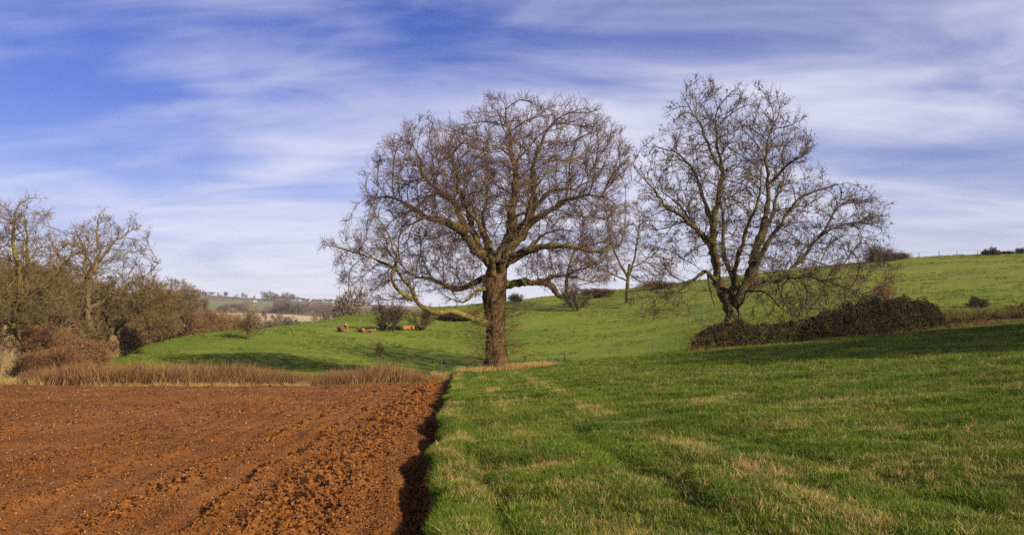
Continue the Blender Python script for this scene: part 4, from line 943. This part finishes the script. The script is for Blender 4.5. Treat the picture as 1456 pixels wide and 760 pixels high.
# ------------------------------------------------------------------ far trees, hedges and houses
def far_tree_mesh(seed, mat, w=1.0):
    rng = np.random.default_rng(seed); g = Geo(); n = 520
    lob = np.c_[rng.normal(0, .26 * w, 6), rng.normal(0, .26 * w, 6), .55 + .16 * rng.normal(0, 1, 6)]; k = rng.integers(0, 6, n)
    c = lob[k] + unit(rng.normal(0, 1, (n, 3))) * (rng.random((n, 1)) ** .4) * np.array([.26 * w, .26 * w, .24]); c[:, 2] = np.abs(c[:, 2])
    s = sprout(c, unit(c - [0, 0, .3]) + rng.normal(0, .5, (n, 3)), .10 + .12 * rng.random(n), 1, .2, .1, rng); g.tubes(s, taper(np.full(n, .014), 2, .5), 3)
    cr = g.mesh("crown", [mat]); g = Geo(); g.tubes(np.array([[[0, 0, -.05], [.01, 0, .25], [0, .01, .6]]]), np.array([[.045, .035, .012]]), 6)
    return cr, g.mesh("trunk", [BARK_LIMB])
TW_FAR = mat_twig("far_twigs", (.125, .085, .050), (.17, .115, .065), .02); TW_FARG = mat_plain("far_evergreen", (.035, .045, .018), (.07, .075, .03), .02)
FT = [far_tree_mesh(800 + i, TW_FAR, 1.0 + .25 * (i % 3)) for i in range(4)] + [far_tree_mesh(810, TW_FARG, 1.3)]
def far_spot(px, D): x = (px - PCX) / F * D; return Vector((x, D, float(far_h(np.array([x]), np.array([D]))[0])))
rf = np.random.default_rng(12)
far_list = []
def ft(px, D, h, label, group, kind=None, wx=1.0):
    cr, tr = FT[rf.integers(0, 4) if kind is None else kind]
    root = bpy.data.objects.new("far_tree", None); COL.objects.link(root); root.location = far_spot(px, D); root.scale = (h * wx, h * wx, h); root.rotation_euler.z = rf.random() * 6; tag(root, label, "tree", group)
    obj("crown", cr, root, kind="stuff"); obj("trunk", tr, root)
for i, (px, h) in enumerate(((258, 8), (266, 6), (274, 10), (284, 7), (293, 6), (301, 8), (311, 6), (320, 10), (337, 6), (346, 9), (361, 6))):
    ft(px, 1290, h, "tiny dark tree on the far ridge above the green field, %s from the left" % ORD[i], "trees on the far ridge, left part")
for i, (px, h) in enumerate(((376, 12), (381, 13), (386, 12), (392, 9), (400, 10), (406, 12), (412, 13), (418, 10), (431, 8), (437, 7), (446, 7), (455, 8), (463, 7), (471, 9), (479, 8), (487, 8), (497, 8), (506, 9), (516, 8), (526, 9))):
    ft(px, 1290, h, "dark tree on the far ridge above the stubble field, %s from the left" % ORD[i], "trees on the far ridge, right part", wx=1.25)
for i in range(26):
    ft(392 + 42 * rf.random(), 740 + 120 * rf.random(), 8 + 4 * rf.random(), "bare tree in the grey brown wood above the pale stubble field", "wood above the stubble field", wx=1.2)
for i in range(24):
    ft(434 + 70 * rf.random(), 760 + 220 * rf.random(), 6 + 4 * rf.random(), "bare tree in the thin wood at the right end of the far valley", "thin wood right of the stubble field", wx=1.2)
for i in range(22):
    ft(232 + 50 * rf.random(), 640 + 160 * rf.random(), 7 + 4 * rf.random(), "bare tree in the grey wood behind the left hedgerow", "grey wood beyond the hedgerow", wx=1.3)
for i, (px, D, h) in enumerate(((312, 690, 5), (320, 700, 6), (328, 700, 9), (334, 700, 8.5), (341, 690, 6))):
    ft(px, D, h, "bare tree in the clump over the stubble field's left end, %s from the left" % ORD[i], "clump over the stubble field", wx=1.2)
ft(376.5, 560, 6.5, "lone small dark tree standing in the pale stubble field", None, 4, .5); ft(397, 530, 6, "small bare tree low in the middle of the stubble field", None)
ft(409, 520, 5, "smaller bare tree at the lower right of the stubble field", None)
for i, px in enumerate(np.linspace(302, 452, 30)):
    ft(px + rf.normal(0, 2), 300 + 40 * rf.random(), 6.6 + 2.2 * rf.random() - max(0, (px - 400)) * .03, "dark tree in the hedge at the foot of the stubble field", "hedge below the stubble field", 4 if i % 3 else None, 1.3)
for i, (px, D, h) in enumerate(sorted(((481, 185, 8.5), (489, 190, 10), (497, 188, 11), (505, 192, 9), (513, 195, 8), (470, 195, 7)))):
    x = (px - PCX) / F * D; root = bpy.data.objects.new("bare_tree", None); COL.objects.link(root); root.location = (x, D, ground(x, D) - .2); root.scale = (h * .8, h * .8, h); root.rotation_euler.z = rf.random() * 6
    tag(root, "bare tree behind the pasture brow left of the oak, %s from the left" % ORD[i], "tree", "trees behind the pasture brow"); m_ = FT[rf.integers(0, 4)]; obj("crown", m_[0], root, kind="stuff"); obj("trunk", m_[1], root)
def far_hedge(name, label, pts, h, group):
    q = resample(np.array([tuple(far_spot(*t)) for t in pts]), 5); n = len(q); rng = np.random.default_rng(n); g = Geo(); per = 26
    c = np.repeat(q, per, 0) + np.c_[rng.normal(0, 3, n * per), rng.normal(0, .7, n * per), h * rng.random(n * per) * (.6 + .8 * np.repeat(rng.random(n), per))]
    s = sprout(c, rng.normal(0, 1, c.shape), (.5 + .25 * h) * (.5 + rng.random(len(c))), 1, .1, .1, rng); g.tubes(s - q[0], taper(np.full(len(s), .20), 2, .5), 3)
    obj(name, g.mesh(name, [TW_FAR]), loc=q[0], label=label, cat="hedge", group=group)
far_hedge("far_hedge", "dark hedge line along the far ridge top", [(262, 1270), (300, 1270), (340, 1240), (372, 1235)], 2.2, None)
far_hedge("far_hedge", "dark hedge running right along the far ridge", [(372, 1235), (400, 1240), (440, 1255), (520, 1260)], 2.2, None)
far_hedge("far_hedge", "hedge between the far green field and the stubble", [(240, 780), (290, 790), (345, 800), (392, 840)], 1.6, None)
far_hedge("far_hedge", "hedge dividing the far green field from the olive field", [(345, 820), (347, 950), (352, 1150)], 1.6, None)
WHT = mat_plain("rendered_wall", (.72, .62, .48), (.78, .68, .54), .5); ROOF = mat_plain("house_roof", (.17, .10, .07), (.22, .13, .09), .5); PANE = mat_plain("window_pane", (.03, .035, .04), (.05, .05, .06), 1, .2)
def cube(w, d, h, z=0.0, x=0.0, y=0.0):
    v = [(x + sx * w / 2, y + sy * d / 2, z + sz * h) for sz in (0, 1) for sy in (-1, 1) for sx in (-1, 1)]
    return v, [(0, 1, 5, 4), (1, 3, 7, 5), (3, 2, 6, 7), (2, 0, 4, 6), (4, 5, 7, 6), (2, 3, 1, 0)]
def house(px, D, w, d, h, rot, label, pitch=.42):
    root = bpy.data.objects.new("farmhouse", None); COL.objects.link(root); root.location = far_spot(px, D); root.rotation_euler.z = rot; tag(root, label, "house")
    v, q = cube(w, d, h + 1, -1); obj("wall", new_mesh("wall", v, quads=q, mats=[WHT], smooth_shade=False), root)
    rh = d * pitch; e = .5; v = [(-w / 2 - e, -d / 2 - e, h), (w / 2 + e, -d / 2 - e, h), (w / 2 + e, d / 2 + e, h), (-w / 2 - e, d / 2 + e, h), (-w / 2 - e, 0, h + rh), (w / 2 + e, 0, h + rh)]
    rfo = obj("roof", new_mesh("roof", v, quads=[(0, 1, 5, 4), (2, 3, 4, 5), (3, 2, 1, 0)], tris=[(0, 4, 3), (1, 2, 5)], mats=[ROOF], smooth_shade=False), root)
    v, q = cube(w * .07, w * .07, rh * .9, h + rh * .6, w * .3); obj("chimney", new_mesh("chimney", v, quads=q, mats=[ROOF], smooth_shade=False), rfo)
    for k in range(max(2, int(w / 4))):
        for z in ((1.0, 3.4) if h > 4.5 else (1.0,)):
            v, q = cube(1.2, .12, 1.3, z, -w / 2 + w * (k + .5) / max(2, int(w / 4)), -d / 2 - .02); obj("window", new_mesh("window", v, quads=q, mats=[PANE], smooth_shade=False), root)
house(517, 470, 11, 7, 4.2, .1, "white farmhouse peeping over the pasture brow near the oak's left twigs")
house(476, 600, 8, 6, 3.2, .3, "pale farmhouse among trees at the stubble field's right end")
house(318, 452, 5.5, 4, 1.5, -.2, "low cream barn at the left end of the stubble field", .16)
house(363, 1190, 5, 5, 1.8, .2, "tiny pale farm building below the far ridge")

# ------------------------------------------------------------------ air
hb = bpy.data.materials.new("air_haze"); hb.use_nodes = True; ht = hb.node_tree; ht.nodes.clear()
pv = N(ht, "ShaderNodeVolumePrincipled"); pv.inputs["Color"].default_value = (.80, .84, .95, 1); pv.inputs["Density"].default_value = .00012
ho = N(ht, "ShaderNodeOutputMaterial"); L(ht, pv.outputs[0], ho.inputs["Volume"])
v, q = cube(19000, 19000, 1, 0); v = [(a, b, -61 if c == 0 else 62) for a, b, c in v]
USE_HAZE = True
if USE_HAZE: obj("haze", new_mesh("haze", v, quads=q, mats=[hb], smooth_shade=False), label="thin pale haze softening the far hills", cat="haze", kind="stuff")
print("done", round(time.time() - T0, 1))
